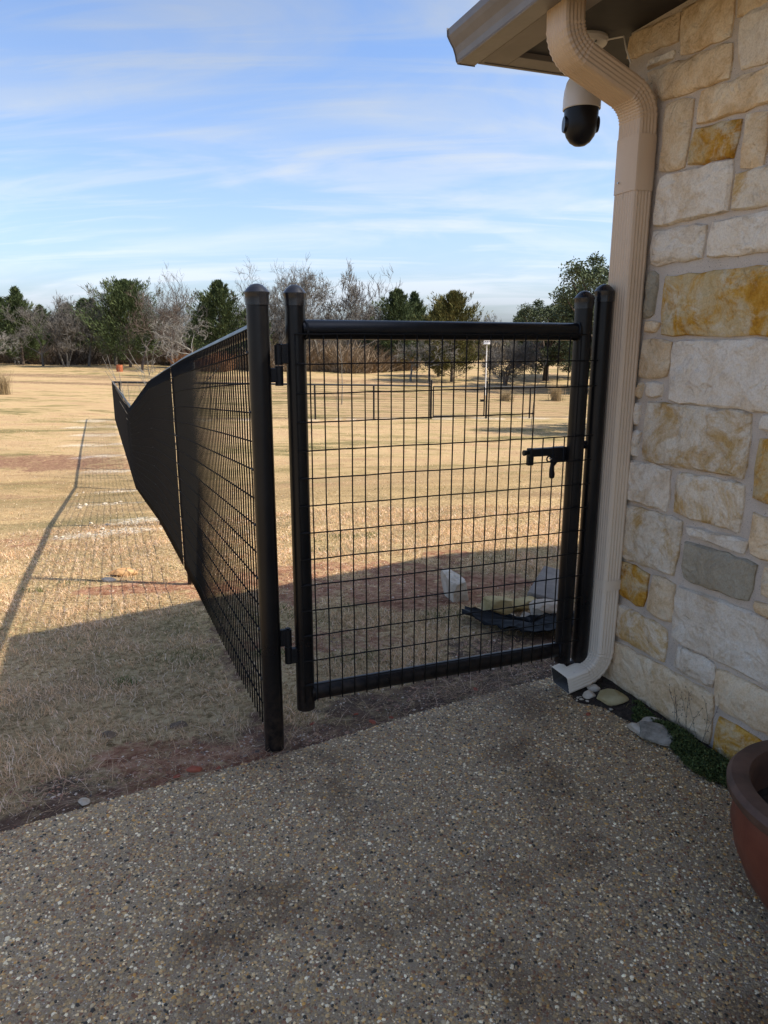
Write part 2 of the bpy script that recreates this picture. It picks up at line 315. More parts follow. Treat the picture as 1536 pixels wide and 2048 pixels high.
m = Mt('black_sheet', .6, .12); m.color((.005, .005, .005)); m.bump(m.noise(14, 5, .6), .01, .6); M['sheet'] = m.m
simple('drum_orange', (.33, .09, .035), (.42, .14, .06), 6, .7); simple('white_paint', (.75, .74, .70), (.82, .81, .78), 6, .5)
m = Mt('terracotta', .42, .45); v = m.co(); zz2 = N(m.t, 'ShaderNodeSeparateXYZ'); L(m.t, v, zz2.inputs[0])
c = m.mix(m.rng(m.noise(5, 6, .65, v), .4, .7), (.13, .032, .016), (.20, .056, .027)); c = m.mix(m.rng(m.noise(9, 8, .8, v, 2, (1, 1, .4)), .60, .68, 0, .5), c, (.30, .15, .11))
m.color(c); m.bump(m.noise(16, 5, .6, v, 1), .003, .6); M['terracotta'] = m.m
simple('pot_rim', (.07, .038, .024), (.16, .085, .055), 9, .6, .35, 40, .002); simple('pot_soil', (.03, .022, .018), (.06, .045, .035), 30, .95, .1, 60, .01)
# ================================================ SETTING: ground
def axis(c, lo, hi, d0, g):
    out = [c]; x = c
    while x < hi: x += max(d0, g*(x-c)); out.append(x)
    x = c; pre = []
    while x > lo: x -= max(d0, g*(c-x)); pre.append(x)
    return np.array(pre[::-1]+out)
gx = axis(-.5, -330, 330, .06, .030); gy = axis(4.2, -12, 420, .06, .030)
X, Y = np.meshgrid(gx, gy); Z = ground(X, Y)
V = np.stack([X.ravel(), Y.ravel(), Z.ravel()], 1); nx, ny = len(gx), len(gy)
ii = (np.arange(ny-1)[:, None]*nx+np.arange(nx-1)[None]).ravel()
sv, sr = soil(X.ravel(), Y.ravel())
wh = np.zeros_like(sv); tt, ss = ts(X.ravel(), Y.ravel()); nzz = fbm(X.ravel()*7, Y.ravel()*7, 8, 4)
for t0, s0, rx, ry, st in [(5.35, -.55, .5, .22, 1), (6.2, -.22, .28, .25, .8), (8.6, -.45, .5, .15, .6), (11.5, -.3, .35, .25, .9), (14.5, -.4, .5, .2, .9), (17.3, -.6, .65, .25, .9), (20.1, -.7, .8, .25, 1), (22.9, -.6, .7, .3, .9), (25.7, -.7, .9, .3, 1), (28.3, -.4, 1.0, .3, .9)]+[(28.3, s, 1.2, .3, .8) for s in (2.8, 5.5, 8.3, 11, 13.9, 16.8, 19.3, 22)]:
    d = np.sqrt(((ss-s0)/rx)**2+((tt-t0)/ry)**2); wh = np.maximum(wh, np.clip((1.25-d)/.5+(nzz-.47)*4, 0, 1)*st*(d < 1.4))
me = np_mesh('yard_ground', V, np.full(len(ii), 4), np.stack([ii, ii+1, ii+1+nx, ii+nx], 1).ravel(), M['yard'], None, True)
a = me.attributes.new('soil', 'FLOAT_COLOR', 'POINT'); a.data.foreach_set('color', np.stack([sv, sr, wh, np.ones_like(sv)], 1).astype(np.float32).ravel())
tag(link('yard_ground', me), kind='structure')
# ------------------------------------------------ patio slab
def wallx(y): return C0.x+(C0.y-y)/.937*.349
b = MB(); xs = list(np.arange(-6, 1.16, .04)); top = [(x, float(EDGE(x)), 0) for x in xs]
edge_in = [(x+.004, y-.009, .0) for x, y, z in top]; edge_lo = [(x, y, -.008) for x, y, z in top]; bot = [(x-.002, y+.004, -.12) for x, y, z in top]
n_ = len(xs); vs = edge_in+edge_lo+bot+[(x, -4.5, 0) for x in xs]
fs = []
for i in range(n_-1):
    fs += [(i, i+1, n_+i+1, n_+i), (n_+i, n_+i+1, 2*n_+i+1, 2*n_+i), (3*n_+i, 3*n_+i+1, i+1, i)]
b.add(vs, fs); x1 = xs[-1]; b.add([(x1, -4.5, 0), (4.6, -4.5, 0), (4.6, float(EDGE(x1))-.009, 0), (x1+.004, float(EDGE(x1))-.009, 0)], [(0, 1, 2, 3)])
slab = tag(b.build('patio_slab', M['slab']), kind='structure')
# aggregate pebbles set in the slab
NP = 180000
px = RNG.uniform(-1.95, 1.85, NP); py = RNG.uniform(1.0, 3.32, NP)
ok = (py < EDGE(px)-.004) & (px < wallx(py)-.01); px, py = px[ok], py[ok]; n_ = len(px)
dist = np.hypot(px, py)
r = .0025+.0078*RNG.beta(1.4, 4.0, n_); el = RNG.uniform(.6, 1, n_); th = RNG.uniform(0, math.pi, n_); hgt = r*RNG.uniform(.15, .42, n_)
K = 5; ang = np.arange(K)*2*math.pi/K
def ring(sc, z): 
    jit = RNG.uniform(.88, 1.12, (n_, K)); lx = np.cos(ang)[None]*r[:, None]*sc*jit; ly = np.sin(ang)[None]*(r*el)[:, None]*sc*jit
    c, s = np.cos(th)[:, None], np.sin(th)[:, None]
    return np.stack([px[:, None]+lx*c-ly*s, py[:, None]+lx*s+ly*c, np.broadcast_to(z[:, None], (n_, K))], 2)
V = np.concatenate([ring(1, np.full(n_, -.0008)), ring(.62, hgt)], 1).reshape(-1, 3)
base = np.arange(n_)[:, None]*(2*K); k = np.arange(K)
q = np.stack([base+k, base+(k+1) % K, base+K+(k+1) % K, base+K+k], 2).reshape(n_, -1); tp = base+K+k
idx = np.concatenate([q, tp], 1).ravel(); cnt = np.tile([4]*K+[K], n_)
pal = np.array([(.42, .32, .20), (.26, .20, .145), (.60, .43, .24), (.25, .13, .085), (.05, .045, .038), (.95, .90, .80), (.62, .37, .12), (.54, .46, .36), (.38, .22, .12), (.80, .66, .46)])
pal = pal*np.array([1.12, .98, .70]); pc = pal[RNG.choice(len(pal), n_, p=[.20, .19, .12, .09, .08, .075, .03, .09, .08, .045])]*RNG.uniform(.8, 1.15, (n_, 1))
me = np_mesh('aggregate_pebbles', V, cnt, idx, M['pebble'], np.repeat(pc, 2*K, 0), True)
tag(link('aggregate_pebbles', me, slab), kind='stuff')
# ================================================ THE HOUSE
def hp(k, n, z): q = C0+HD*k+HN*n; return Vector((q.x, q.y, z))
house = tag(empty('stone_house', (C0.x, C0.y, 0)), 'limestone house with rough cream and ochre blocks, dark eave and downspout at the corner', 'house')
HINV = Matrix.Translation(-C0)
def hbuild(mb, name, mat, parent=house, **k):
    off = C0 if parent is house else C0
    mb.v = [tuple(Vector(q)-C0) for q in mb.v]; return mb.build(name, mat, parent, **k)
def hbox(mb, k0, k1, n0, n1, z0, z1):
    P = [hp(k, n, z) for k in (k0, k1) for n in (n0, n1) for z in (z0, z1)]
    return mb.add(P, [(0, 1, 3, 2), (4, 6, 7, 5), (0, 4, 5, 1), (2, 3, 7, 6), (0, 2, 6, 4), (1, 5, 7, 3)])
b = MB(); hbox(b, .012, 9, -8, -.012, -.5, 2.72); wall = hbuild(b, 'wall', M['mortar'])
def stone(P, frame, mat, seed, grow=.006):
    """P: corners (a, z); frame(a, n, z) -> world"""
    rr = random.Random(seed); P = [Vector((p[0], p[1])) for p in P]; c = sum(P, Vector((0, 0)))/len(P); out = []
    for i, p in enumerate(P):
        q = P[(i+1) % len(P)]; e = q-p; ln = e.length; m = max(2, min(11, int(ln/.042))); nn = Vector((e.y, -e.x)).normalized() if ln > 0 else Vector((0, 0))
        if nn.dot(c-p) > 0: nn = -nn
        wv = rr.uniform(0, 6); amp = min(.0028, ln*.02)
        for j in range(m):
            s = j/m; pt = p+e*s+nn*(grow+amp*math.sin(wv+s*ln*55)+rr.uniform(-amp, amp))
            if j == 0: pt += (c-p).normalized()*min(.007, ln*.06)*rr.uniform(.2, 1.1)
            out.append(pt)
    m = len(out); size = min((P[0]-P[2]).length, .6); b = MB()
    ins = min(.010, size*.05); rings = [(0, -.022), (0, -.004), (ins, rr.uniform(.003, .007))]
    tilt = (rr.uniform(-.02, .02), rr.uniform(-.03, .03)); V = []
    for off, nz in rings:
        for p in out:
            q = p+(c-p).normalized()*off; V.append(frame(q.x, nz+(0 if off == 0 else rr.uniform(-.002, .002)), q.y))
    for p in out:
        q = p+(c-p)*.32; V.append(frame(q.x, .008+rr.uniform(-.004, .005)+tilt[0]*(q.x-c.x)+tilt[1]*(q.y-c.y), q.y))
    V.append(frame(c.x, .010+rr.uniform(-.003, .005), c.y)); F = []
    for a in range(3):
        for i in range(m): F.append((a*m+i, a*m+(i+1) % m, (a+1)*m+(i+1) % m, (a+1)*m+i))
    for i in range(m): F.append((3*m+i, 3*m+(i+1) % m, 4*m))
    b.add([v-C0 for v in V], F); me = b.mesh('stone', M[mat], True, 38)
    o = link('stone', me, wall); ctr = frame(c.x, 0, c.y)-C0
    me.transform(Matrix.Translation(-ctr)); o.location = ctr
    return o
SM = {'w': 'stone_white', 'c': 'stone_cream', 'o': 'stone_ochre', 'm': 'stone_mottled', 'g': 'stone_grey'}
ST = [('c',0.006,2.703,0.283,2.692,0.290,2.603,0.006,2.630),('c',0.298,2.691,0.531,2.690,0.545,2.532,0.310,2.545),('w',0.130,2.576,0.268,2.574,0.271,2.554,0.136,2.554),('c',0.127,2.536,0.551,2.507,0.559,2.404,0.228,2.418),
('w',0.572,2.566,0.804,2.583,0.830,2.414,0.605,2.405),('c',0.431,2.388,0.836,2.376,0.851,2.279,0.423,2.289),('c',0.254,2.397,0.395,2.387,0.379,2.158,0.252,2.167),('o',0.411,2.271,0.628,2.260,0.615,2.147,0.397,2.159),
('c',0.647,2.261,0.733,2.255,0.740,2.091,0.650,2.098),('c',0.752,2.256,0.890,2.248,0.905,2.101,0.761,2.103),('w',0.249,2.145,0.608,2.139,0.614,1.977,0.243,1.971),('m',0.625,2.081,0.916,2.085,0.934,1.969,0.627,1.971),
('w',0.238,1.948,0.514,1.942,0.514,1.834,0.241,1.828),('w',0.540,1.942,0.939,1.938,0.956,1.828,0.534,1.830),('g',0.239,1.802,0.285,1.797,0.279,1.644,0.235,1.618),('c',0.242,1.611,0.323,1.609,0.305,1.577,0.247,1.572),
('o',0.330,1.775,1.015,1.774,1.049,1.560,0.338,1.561),('c',0.236,1.540,0.393,1.537,0.389,1.404,0.231,1.390),('w',0.402,1.533,1.001,1.540,1.037,1.311,0.412,1.313),('c',0.237,1.366,0.252,1.367,0.246,1.314,0.225,1.313),
('w',0.273,1.367,0.365,1.374,0.368,1.329,0.288,1.317),('m',0.291,1.292,0.810,1.299,0.809,1.079,0.293,1.060),('w',0.222,1.282,0.250,1.284,0.238,1.203,0.217,1.196),('w',0.221,1.167,0.261,1.172,0.251,1.072,0.214,1.067),
('w',0.850,1.297,1.038,1.303,1.046,1.250,0.851,1.251),('o',0.854,1.217,1.086,1.218,1.119,1.011,0.859,1.011),('w',0.214,1.041,0.452,1.047,0.454,0.881,0.204,0.874),('m',0.494,1.040,0.813,1.051,0.819,0.885,0.499,0.881),
('m',0.205,0.845,0.540,0.857,0.526,0.630,0.208,0.617),('w',0.564,0.838,0.858,0.861,0.851,0.815,0.593,0.818),('c',0.865,0.956,1.126,0.968,1.146,0.838,0.875,0.815),('g',0.564,0.778,0.900,0.789,0.895,0.652,0.578,0.634),
('c',0.935,0.793,1.152,0.799,1.167,0.705,0.940,0.690),('c',0.911,0.656,1.173,0.670,1.178,0.635,0.928,0.627),('o',0.211,0.595,0.382,0.593,0.374,0.437,0.198,0.446),('c',0.412,0.594,0.536,0.599,0.541,0.435,0.399,0.430),
('w',0.553,0.594,1.180,0.622,1.217,0.389,0.551,0.377),('m',0.204,0.394,0.517,0.398,0.521,0.255,0.203,0.250),('w',0.586,0.350,0.777,0.360,0.784,0.261,0.581,0.261),('c',0.787,0.346,1.220,0.371,1.244,0.217,0.804,0.205),
('c',0.197,0.216,0.785,0.236,0.798,0.033,0.144,0.009),('o',0.824,0.165,1.038,0.171,1.068,-0.027,0.815,0.021),('c',1.059,0.173,1.267,0.186,1.299,-0.020,1.088,-0.024)]
fa = lambda k, n, z: hp(k, n, z)
sd_ = 100
for q in ST:
    sd_ += 1; stone([(q[1], q[2]), (q[3], q[4]), (q[5], q[6]), (q[7], q[8])], fa, SM[q[0]], sd_)
def fill_row(f, z0, z1, a0, a1, jit=True):
    global sd_
    a = a0
    while a < a1-.03:
        wd = random.uniform(.2, .55); e = min(a+wd, a1)
        if a1-e < .1: e = a1
        sd_ += 1; j = lambda: random.uniform(-.006, .006)
        stone([(a, z1+j()), (e-.018, z1+j()), (e-.018+j(), z0+j()), (a+j(), z0+j())], f, SM[random.choice('wwccmmocg')], sd_); a = e
bands = [(-.06, .19), (.215, .37), (.39, .60), (.62, .80), (.82, .99), (1.01, 1.22), (1.25, 1.54), (1.56, 1.78), (1.83, 1.945), (1.97, 2.09), (2.11, 2.27), (2.29, 2.39), (2.41, 2.56), (2.58, 2.70)]
for z0, z1 in bands:
    ends = [max(q[3], q[5]) for q in ST if min(max(q[2], q[4]), z1)-max(min(q[6], q[8]), z0) > .03]
    fill_row(fa, z0, z1, max(ends or [.2])+.022, 3.4)
# corner stones (behind the downspout) and the return wall
fb = lambda a, n, z: C0+(-HN)*a+(-HD)*(n)+Vector((0, 0, z)) if True else None
z = -.06
while z < 2.68:
    h = random.uniform(.10, .20); z1 = min(z+h, 2.69); pr = random.uniform(-.012, .012); k1 = random.choice([.10, .19, .19, .185])
    if z1 > 2.60: k1 = 0
    if k1: sd_ += 1; stone([(-.006+pr, z1), (k1, z1), (k1, z+.014), (-.008+pr, z+.014)], fa, SM[random.choice('wwcccm')], sd_)
    if z < 2.5: fill_row(fb, z+.014, z1, .004, 2.2)
    z = z1
# eaves: recessed soffit, painted board strips, gutter
KF, NF = -.415, .415; ZS = 2.70
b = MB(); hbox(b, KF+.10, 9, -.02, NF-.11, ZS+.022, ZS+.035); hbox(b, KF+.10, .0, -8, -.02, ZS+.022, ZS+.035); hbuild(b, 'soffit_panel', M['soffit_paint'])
b = MB(); hbox(b, KF, 9, NF-.11, NF, ZS, ZS+.03); hbuild(b, 'soffit_board', M['eave_paint'], bevel=.002)
b = MB(); hbox(b, KF, KF+.10, -8, NF-.112, ZS, ZS+.03); hbuild(b, 'soffit_board', M['eave_paint'], bevel=.002)
b = MB(); hbox(b, KF, 9, NF+.001, NF+.02, ZS-.004, ZS+.17); hbuild(b, 'fascia', M['eave_paint'], bevel=.002)
b = MB(); hbox(b, KF-.02, KF-.001, -8, NF+.02, ZS-.004, ZS+.17); hbuild(b, 'fascia', M['eave_paint'], bevel=.002)
# K-style gutter (profile n, z), extruded along k
prof = [(.0, .13), (.0, .0), (.078, .0), (.085, .008), (.090, .030), (.100, .055), (.118, .080), (.128, .098), (.130, .125), (.120, .125), (.118, .10), (.108, .084), (.090, .06), (.080, .034), (.075, .010), (.006, .006), (.006, .13)]
b = MB(); z0 = ZS-.002; kk = [KF-.05, KF+.012, 9]; V = [hp(k, NF+.021+p[0], z0+p[1]) for k in kk for p in prof]; m_ = len(prof)
F = [(a*m_+i, a*m_+(i+1) % m_, (a+1)*m_+(i+1) % m_, (a+1)*m_+i) for a in range(2) for i in range(m_)]; b.add(V, F); gut = hbuild(b, 'gutter', M['gutter_paint'])
b = MB(); V = [hp(k, NF+.021+p[0], z0+p[1]) for k in (KF-.052, KF-.050) for p in [(-.003, .133), (-.003, -.003), (.080, -.003), (.089, .008), (.094, .030), (.104, .055), (.122, .080), (.133, .098), (.135, .13)]]
F = [tuple(range(9)), tuple(reversed(range(9, 18)))]+[(i, (i+1) % 9, 9+(i+1) % 9, 9+i) for i in range(9)]; b.add(V, F); hbuild(b, 'gutter_end_cap', M['gutter_paint'])
# drip roll that runs under the gutter lip
b = MB(); b.tube([hp(KF-.04, NF+.104, z0+.001), hp(9, NF+.104, z0+.001)], .005, 6); hbuild(b, 'gutter_bead', M['gutter_paint'])
# hip roof with shingles laid as courses
b = MB(); E0, E1 = KF-.04, NF+.05; zr = ZS+.15; pitch = .37
for i in range(22):
    d0, d1 = i*.20, (i+1)*.20+.03; zb = zr+d0*pitch
    for k0_, k1_ in ((E0-.02, 9),):
        P = [hp(k0_, E1-d0, zb+.012), hp(k1_, E1-d0, zb+.012), hp(k1_, E1-d1, zb+(d1-d0)*pitch), hp(k0_, E1-d1, zb+(d1-d0)*pitch)]
        Q = [hp(k0_, E1-d0, zb-.006), hp(k1_, E1-d0, zb-.006)]; b.add(P+Q, [(0, 1, 2, 3), (0, 4, 5, 1)])
zt_ = zr+22*.20*pitch; nr = E1-22*.20
b.add([hp(E0-.02, nr, zt_), hp(9, nr, zt_), hp(9, nr-4.4, zr), hp(E0-.02, nr-4.4, zr)], [(0, 1, 2, 3)])
b.add([hp(E0, E1, zr-.003), hp(9, E1, zr-.003), hp(9, -8, zr-.003), hp(E0, -8, zr-.003)], [(0, 1, 2, 3)])
hbuild(b, 'roof', M['roof_shingle'])
b = MB(); b.add([hp(KF-.012, NF+.02, ZS+.16), hp(KF-.012, nr, zt_-.02), hp(KF-.012, nr-4.4, ZS+.16)], [(0, 1, 2)]); hbuild(b, 'gable_panel', M['eave_paint'])
b = MB(); b.add([hp(KF-.03, E1, zr-.12), hp(KF-.03, nr, zt_-.12), hp(KF-.03, nr, zt_), hp(KF-.03, E1, zr), hp(KF-.014, E1, zr-.12), hp(KF-.014, nr, zt_-.12), hp(KF-.014, nr, zt_), hp(KF-.014, E1, zr)], [(0, 1, 2, 3), (4, 7, 6, 5), (0, 4, 5, 1), (3, 2, 6, 7)]); hbuild(b, 'rake_board', M['eave_paint'])
# ------------------------------------------------ downspout: ribbed rectangular tube swept along a bent path
W2, D2 = .066, .044; KC = .168
def arc(p, q, r_, rad, n=9):                       # fillet at q between p-q-r
    p, q, r_ = map(Vector, (p, q, r_)); a = (p-q).normalized(); c = (r_-q).normalized(); half = a.angle(c)/2; d = rad/math.tan(half)
    s, e = q+a*d, q+c*d; bis = (a+c).normalized(); o = q+bis*(rad/math.sin(half)); out = []
    a0 = (s-o); a1 = (e-o); tot = a0.angle(a1); 
    for i in range(n): t = i/(n-1); out.append(o+(a0*math.sin((1-t)*tot)+a1*math.sin(t*tot))/math.sin(tot))
    return out
nb, nt_, = .048, .400
key = [Vector(q) for q in [(.245, .050), (nb+.005, .092), (nb, 2.425), (nt_-.006, 2.565), (nt_, 2.80)]]
path = [(key[0], 0)]
for i, rad, n2 in ((1, .120, 17), (2, .115, 17), (3, .115, 17)):
    A = arc(key[i-1], key[i], key[i+1], rad, n2)
    if i == 2: path += [((.0+nb, zz_), 0) for zz_ in (.6, 1.2, 1.8)]
    path += [(p, 1 if 0 < j < n2-1 else 0) for j, p in enumerate(A)]
path.append((key[4], 0)); path = [(Vector(p), c) for p, c in path]
def profile(w2, d2, rib=True):
    pts = []; R_ = .014
    def side(p, q, nrm, ribs):
        L_ = (Vector(q)-Vector(p)).length; m = ribs*4 if rib else 1
        for i in range(m+1):
            s = i/m; o = 0
            if rib: o = -.0022*(.5-.5*math.cos(2*math.pi*ribs*s))
            v = Vector(p).lerp(Vector(q), s)+Vector(nrm)*o; pts.append(v)
    a, d = w2-R_, d2-R_
    side((-a, d2), (a, d2), (0, 1), 7); pts.append(Vector((a+R_*.7, d+R_*.7)))
    side((w2, d), (w2, -d), (1, 0), 4); pts.append(Vector((a+R_*.7, -d-R_*.7)))
    side((a, -d2), (-a, -d2), (0, -1), 7); pts.append(Vector((-a-R_*.7, -d-R_*.7)))
    side((-w2, -d), (-w2, d), (-1, 0), 4); pts.append(Vector((-a-R_*.7, d+R_*.7)))
    return pts
def sweep(path, w2, d2, rib=True):
    pr = profile(w2, d2, rib); m = len(pr); b = MB(); fl = 0
    for i, (p, cr) in enumerate(path):
        d = path[min(i+1, len(path)-1)][0]-path[max(i-1, 0)][0]; d.normalize(); o = Vector((d.y, -d.x))   # outward = away from wall when going up
        s = 1.0
        if cr: fl += 1; s = 1.028 if fl % 2 else .985
        for q in pr: c = p+o*q.y*s; b.v.append(tuple(hp(KC+q.x*s, c.x, c.y)))
    for i in range(len(path)-1):
        for k in range(m): b.f.append((i*m+k, i*m+(k+1) % m, (i+1)*m+(k+1) % m, (i+1)*m+k))
    return b
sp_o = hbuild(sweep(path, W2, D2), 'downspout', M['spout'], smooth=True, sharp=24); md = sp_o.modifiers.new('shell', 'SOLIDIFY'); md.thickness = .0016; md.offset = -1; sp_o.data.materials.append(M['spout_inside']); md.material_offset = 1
def band(z0, z1, name, par, ex=.0035):
    b = sweep([(Vector((nb, z0)), 0), (Vector((nb, z1)), 0)], W2+ex, D2+ex, False); return hbuild(b, name, M['spout'], par, smooth=True, sharp=30)
o = band(.475, .520, 'strap', sp_o); o.location = (0, 0, 0)
band(2.10, 2.30, 'joint_sleeve', sp_o, .002); band(.20, .204, 'seam', sp_o, .001)
b = MB()
for q in ((.498, .02), (2.14, 0)): 
    c = hp(KC+q[1]-.03, nb+D2+.005, q[0]); b.tube([c, c+HN*.004], .0042, 8)
hbuild(b, 'screw', M['grey_metal'], sp_o)
# strip of dirt along the foot of the wall
b = MB(); ks = np.arange(.10, 1.06, .025); V = []
for k in ks:
    wd = (.07+.03*math.sin(k*5)+.06*float(vnoise(k*14, 0, 3))+.12*math.exp(-((k-.22)/.16)**2))*min(1, (1.09-k)/.25)
    for j, (fr, z) in enumerate([(0, .026), (.35, .022), (.7, .012), (1.0, -.003)]): V.append(hp(k, -.005+wd*fr, z+.006*float(vnoise(k*30, j*3.1, 4))))
F = [(i*4+j, i*4+j+1, i*4+j+5, i*4+j+4) for i in range(len(ks)-1) for j in range(3)]; b.add(V, F)
mm = Mt('wall_dirt', .95, .1); mm.color(mm.ramp(mm.noise(40, 6, .75, mm.geo()), [(.3, (.02, .015, .012)), (.6, (.065, .05, .038)), (.75, (.16, .13, .10))])); mm.bump(mm.noise(90, 5, .7, mm.geo()), .01, .9)
tag(b.build('dirt_strip', mm.m, None, True), kind='structure')
# ------------------------------------------------ security camera under the eave
cc_ = Vector((.815, 3.285, 0)); camt = tag(empty('security_camera', (cc_.x, cc_.y, ZS)), 'white and black dome security camera hanging under the eave behind the downspout', 'security camera'); camt.location.z += .0
def lathe_at(prof, name, mat, parent, n=32, smooth=True, sharp=35, **k): b = MB(); b.lathe(prof, n); return b.build(name, mat, parent, smooth, sharp, **k)
lathe_at([(0, .022), (.088, .022), (.090, .012), (.084, .0), (.060, -.012), (.035, -.02), (0, -.02)], 'mounting_plate', M['white_plastic'], camt)
lathe_at([(.030, -.01), (.028, -.07), (.034, -.09), (.05, -.105)], 'neck', M['white_plastic'], camt)
lathe_at([(0, -.095), (.035, -.100), (.052, -.112), (.066, -.135), (.074, -.168), (.0765, -.200), (.0765, -.236), (.073, -.238), (.070, -.234)], 'housing', M['white_plastic'], camt)
o = lathe_at([(.070, -.233), (.0695, -.25), (.0685, -.29), (.066, -.315), (.058, -.338), (.042, -.360), (.024, -.372), (0, -.376)], 'camera_dome', M['dome'], camt)
b = MB(); 
for sx in (-1, 1): b.tube([(sx*.058, 0, -.292), (sx*.072, 0, -.292)], [.036, .030], 24)
b.build('side_cover', M['dome'], camt, True, 30)
b = MB()
for i in range(5):
    for j in range(5-abs(i-2)):
        a = math.radians(-100+(j-(4-abs(i-2))/2)*5); z = -.302+i*.006; b.tube([(.066*math.cos(a), .066*math.sin(a), z), (.0668*math.cos(a), .0668*math.sin(a), z)], .0012, 6)
b.build('speaker_hole', M['grey_metal'], camt)
b = MB()
for a in (-70, -130, 60, 150): a = math.radians(a); b.tube([(.070*math.cos(a), .070*math.sin(a), .0), (.070*math.cos(a), .070*math.sin(a), -.014)], .0045, 8)
b.build('mounting_screw', M['grey_metal'], camt)
q0 = hp(.02, .03, 2.70)-Vector((cc_.x, cc_.y, ZS)); q1 = hp(.05, .012, 2.60)-Vector((cc_.x, cc_.y, ZS))
b = MB(); b.tube([(.03, 0, .01), q0, (q0+q1)/2+Vector((-.004, 0, 0)), q1], .0035, 8); b.build('cable', M['white_plastic'], camt)
# ================================================ GATE
G = Vector((.937, .349, 0)).normalized(); AG = math.atan2(G.y, G.x)
def cap_on(parent, r, x, y, z, lab=None):
    b = MB(); b.lathe([(r*1.02, -.040), (r*1.07, -.040), (r*1.07, -.030), (r*1.075, -.018), (r*1.09, -.009), (r*1.14, -.001), (r*1.14, .0025), (r*1.05, .006), (r*.86, .015), (r*.5, .026), (r*.2, .0295), (.0005, .030)], 28)
    o = b.build('post_cap', M['cap'], parent, True, 35); o.location = (x, y, z); return o
gate = tag(empty('metal_gate', (-.309, 2.60, 0), AG), 'black welded-wire pedestrian gate with round tube frame and slide latch', 'gate')
GW = 1.188; RU = .0355
b = MB(); b.tube([(0, 0, .125), (0, 0, 1.70)], RU, 28); b.build('upright', M['black'], gate, True, 40)
b = MB(); b.tube([(GW, 0, .130), (GW, 0, 1.705)], RU, 28); b.build('upright', M['black'], gate, True, 40)
cap_on(gate, RU, 0, 0, 1.697); cap_on(gate, RU, GW, 0, 1.702)
b = MB(); b.tube([(RU*.6, 0, 1.577), (GW-RU*.6, 0, 1.572)], RU*.97, 28); b.build('top_rail', M['black'], gate, True, 40)
b = MB(); b.tube([(RU*.6, 0, .190), (GW-RU*.6, 0, .190)], .033, 28); b.build('bottom_rail', M['black'], gate, True, 40)
b = MB()
for z, rr in ((1.575, RU*1.02), (.19, .036)):
    for s, x in ((1, RU*.72), (-1, GW-RU*.72)):
        pts = [(x+s*.012*math.cos(a)**2, rr*math.cos(a), z+rr*math.sin(a)) for a in [i*math.pi/10 for i in range(21)]]; b.tube(pts, .0045, 6, False)
b.build('weld_bead', M['iron'], gate, True)
RW = .0026; YW = -RU-.0035
vx = [-.012+i*.0508 for i in range(25)]; hz_ = [1.553-.1016*j+.008 for j in range(14)]
def wire_mesh(l, r=RW, seed=1):
    rr = random.Random(seed); b = MB(); m = max(4, int(l/.1)); b.tube([(rr.uniform(-.0009, .0009), 0, -l*i/m) for i in range(m+1)], r, 6); return b.mesh('wire', M['wire'], True)
vm = wire_mesh(hz_[0]-.165, RW, 3)
cut = (20, 21, 22)
for i, x in enumerate(vx):
    if x > GW+.07: break
    if i in cut:
        l1 = .1016*2; b = MB(); b.tube([(0, 0, 0), (0, 0, -l1)], RW, 6); link('wire', b.mesh('wire', M['wire'], True), gate, (x, YW, hz_[0]))
        b = MB(); l2 = hz_[4]-.165; b.tube([(0, 0, 0), (0, 0, -l2)], RW, 6); link('wire', b.mesh('wire', M['wire'], True), gate, (x, YW, hz_[4]))
    elif i == 24: b = MB(); b.tube([(0, 0, 0), (0, 0, -.62)], RW, 6); link('wire', b.mesh('wire', M['wire'], True), gate, (GW+.052, YW, .86))
    else: link('wire', vm, gate, (x, YW, hz_[0]))
for j, z in enumerate(hz_):
    x0 = -.016; x1 = GW+.052 if j > 0 else GW-.01
    if j == 3: x1 = vx[19]
    b = MB(); m = 14; b.tube([(x0+(x1-x0)*i/m, .0045-.005, random.uniform(-.0012, .0012)) for i in range(m+1)], RW, 6); link('wire', b.mesh('wire', M['wire'], True), gate, (0, YW-.004, z))
b = MB()
for j in range(1, 14):
    if j % 2: b.tube([(-.004, YW-.002, hz_[j]), (.012, YW-.001, hz_[j]+.001), (.022, YW+.003, hz_[j])], [.003, .0042, .002], 6)
b.build('weld_spot', M['iron'], gate, True)
# hinges: barrel and straps (local x < 0 is towards the hinge post)
def hinge(zlo, zhi, flip, name='hinge'):
    h = empty(name, (-.064, -.004, 0)); h.parent = gate; zm = (zlo+zhi)/2
    b = MB(); b.tube([(0, 0, zlo), (0, 0, zm-.002)], .0145, 14); b.tube([(0, 0, zm+.002), (0, 0, zhi)], .0145, 14); b.build('barrel', M['iron'], h, True, 40)
    g0, g1 = (zm+.006, zhi+.004) if flip else (zlo-.002, zm-.010)
    p0, p1 = (zlo+.012, zm-.008) if flip else (zm+.004, zhi+.002)
    b = MB(); b.box(((.036), 0, (g0+g1)/2), (.026, .011, (g1-g0)/2)); b.build('gate_leaf', M['iron'], h, bevel=.003)
    b = MB(); b.box((-.018, 0, (p0+p1)/2), (.014, .009, (p1-p0)/2)); b.build('post_leaf', M['iron'], h, bevel=.003)
    b = MB(); b.tube([(.022, -.012, (g0+g1)/2), (.022, .012, (g0+g1)/2)], .006, 6); b.tube([(0, 0, zhi), (0, 0, zhi+.005)], .009, 6); b.build('pin', M['iron'], h)
hinge(1.385, 1.525, True); hinge(.328, .468, False)
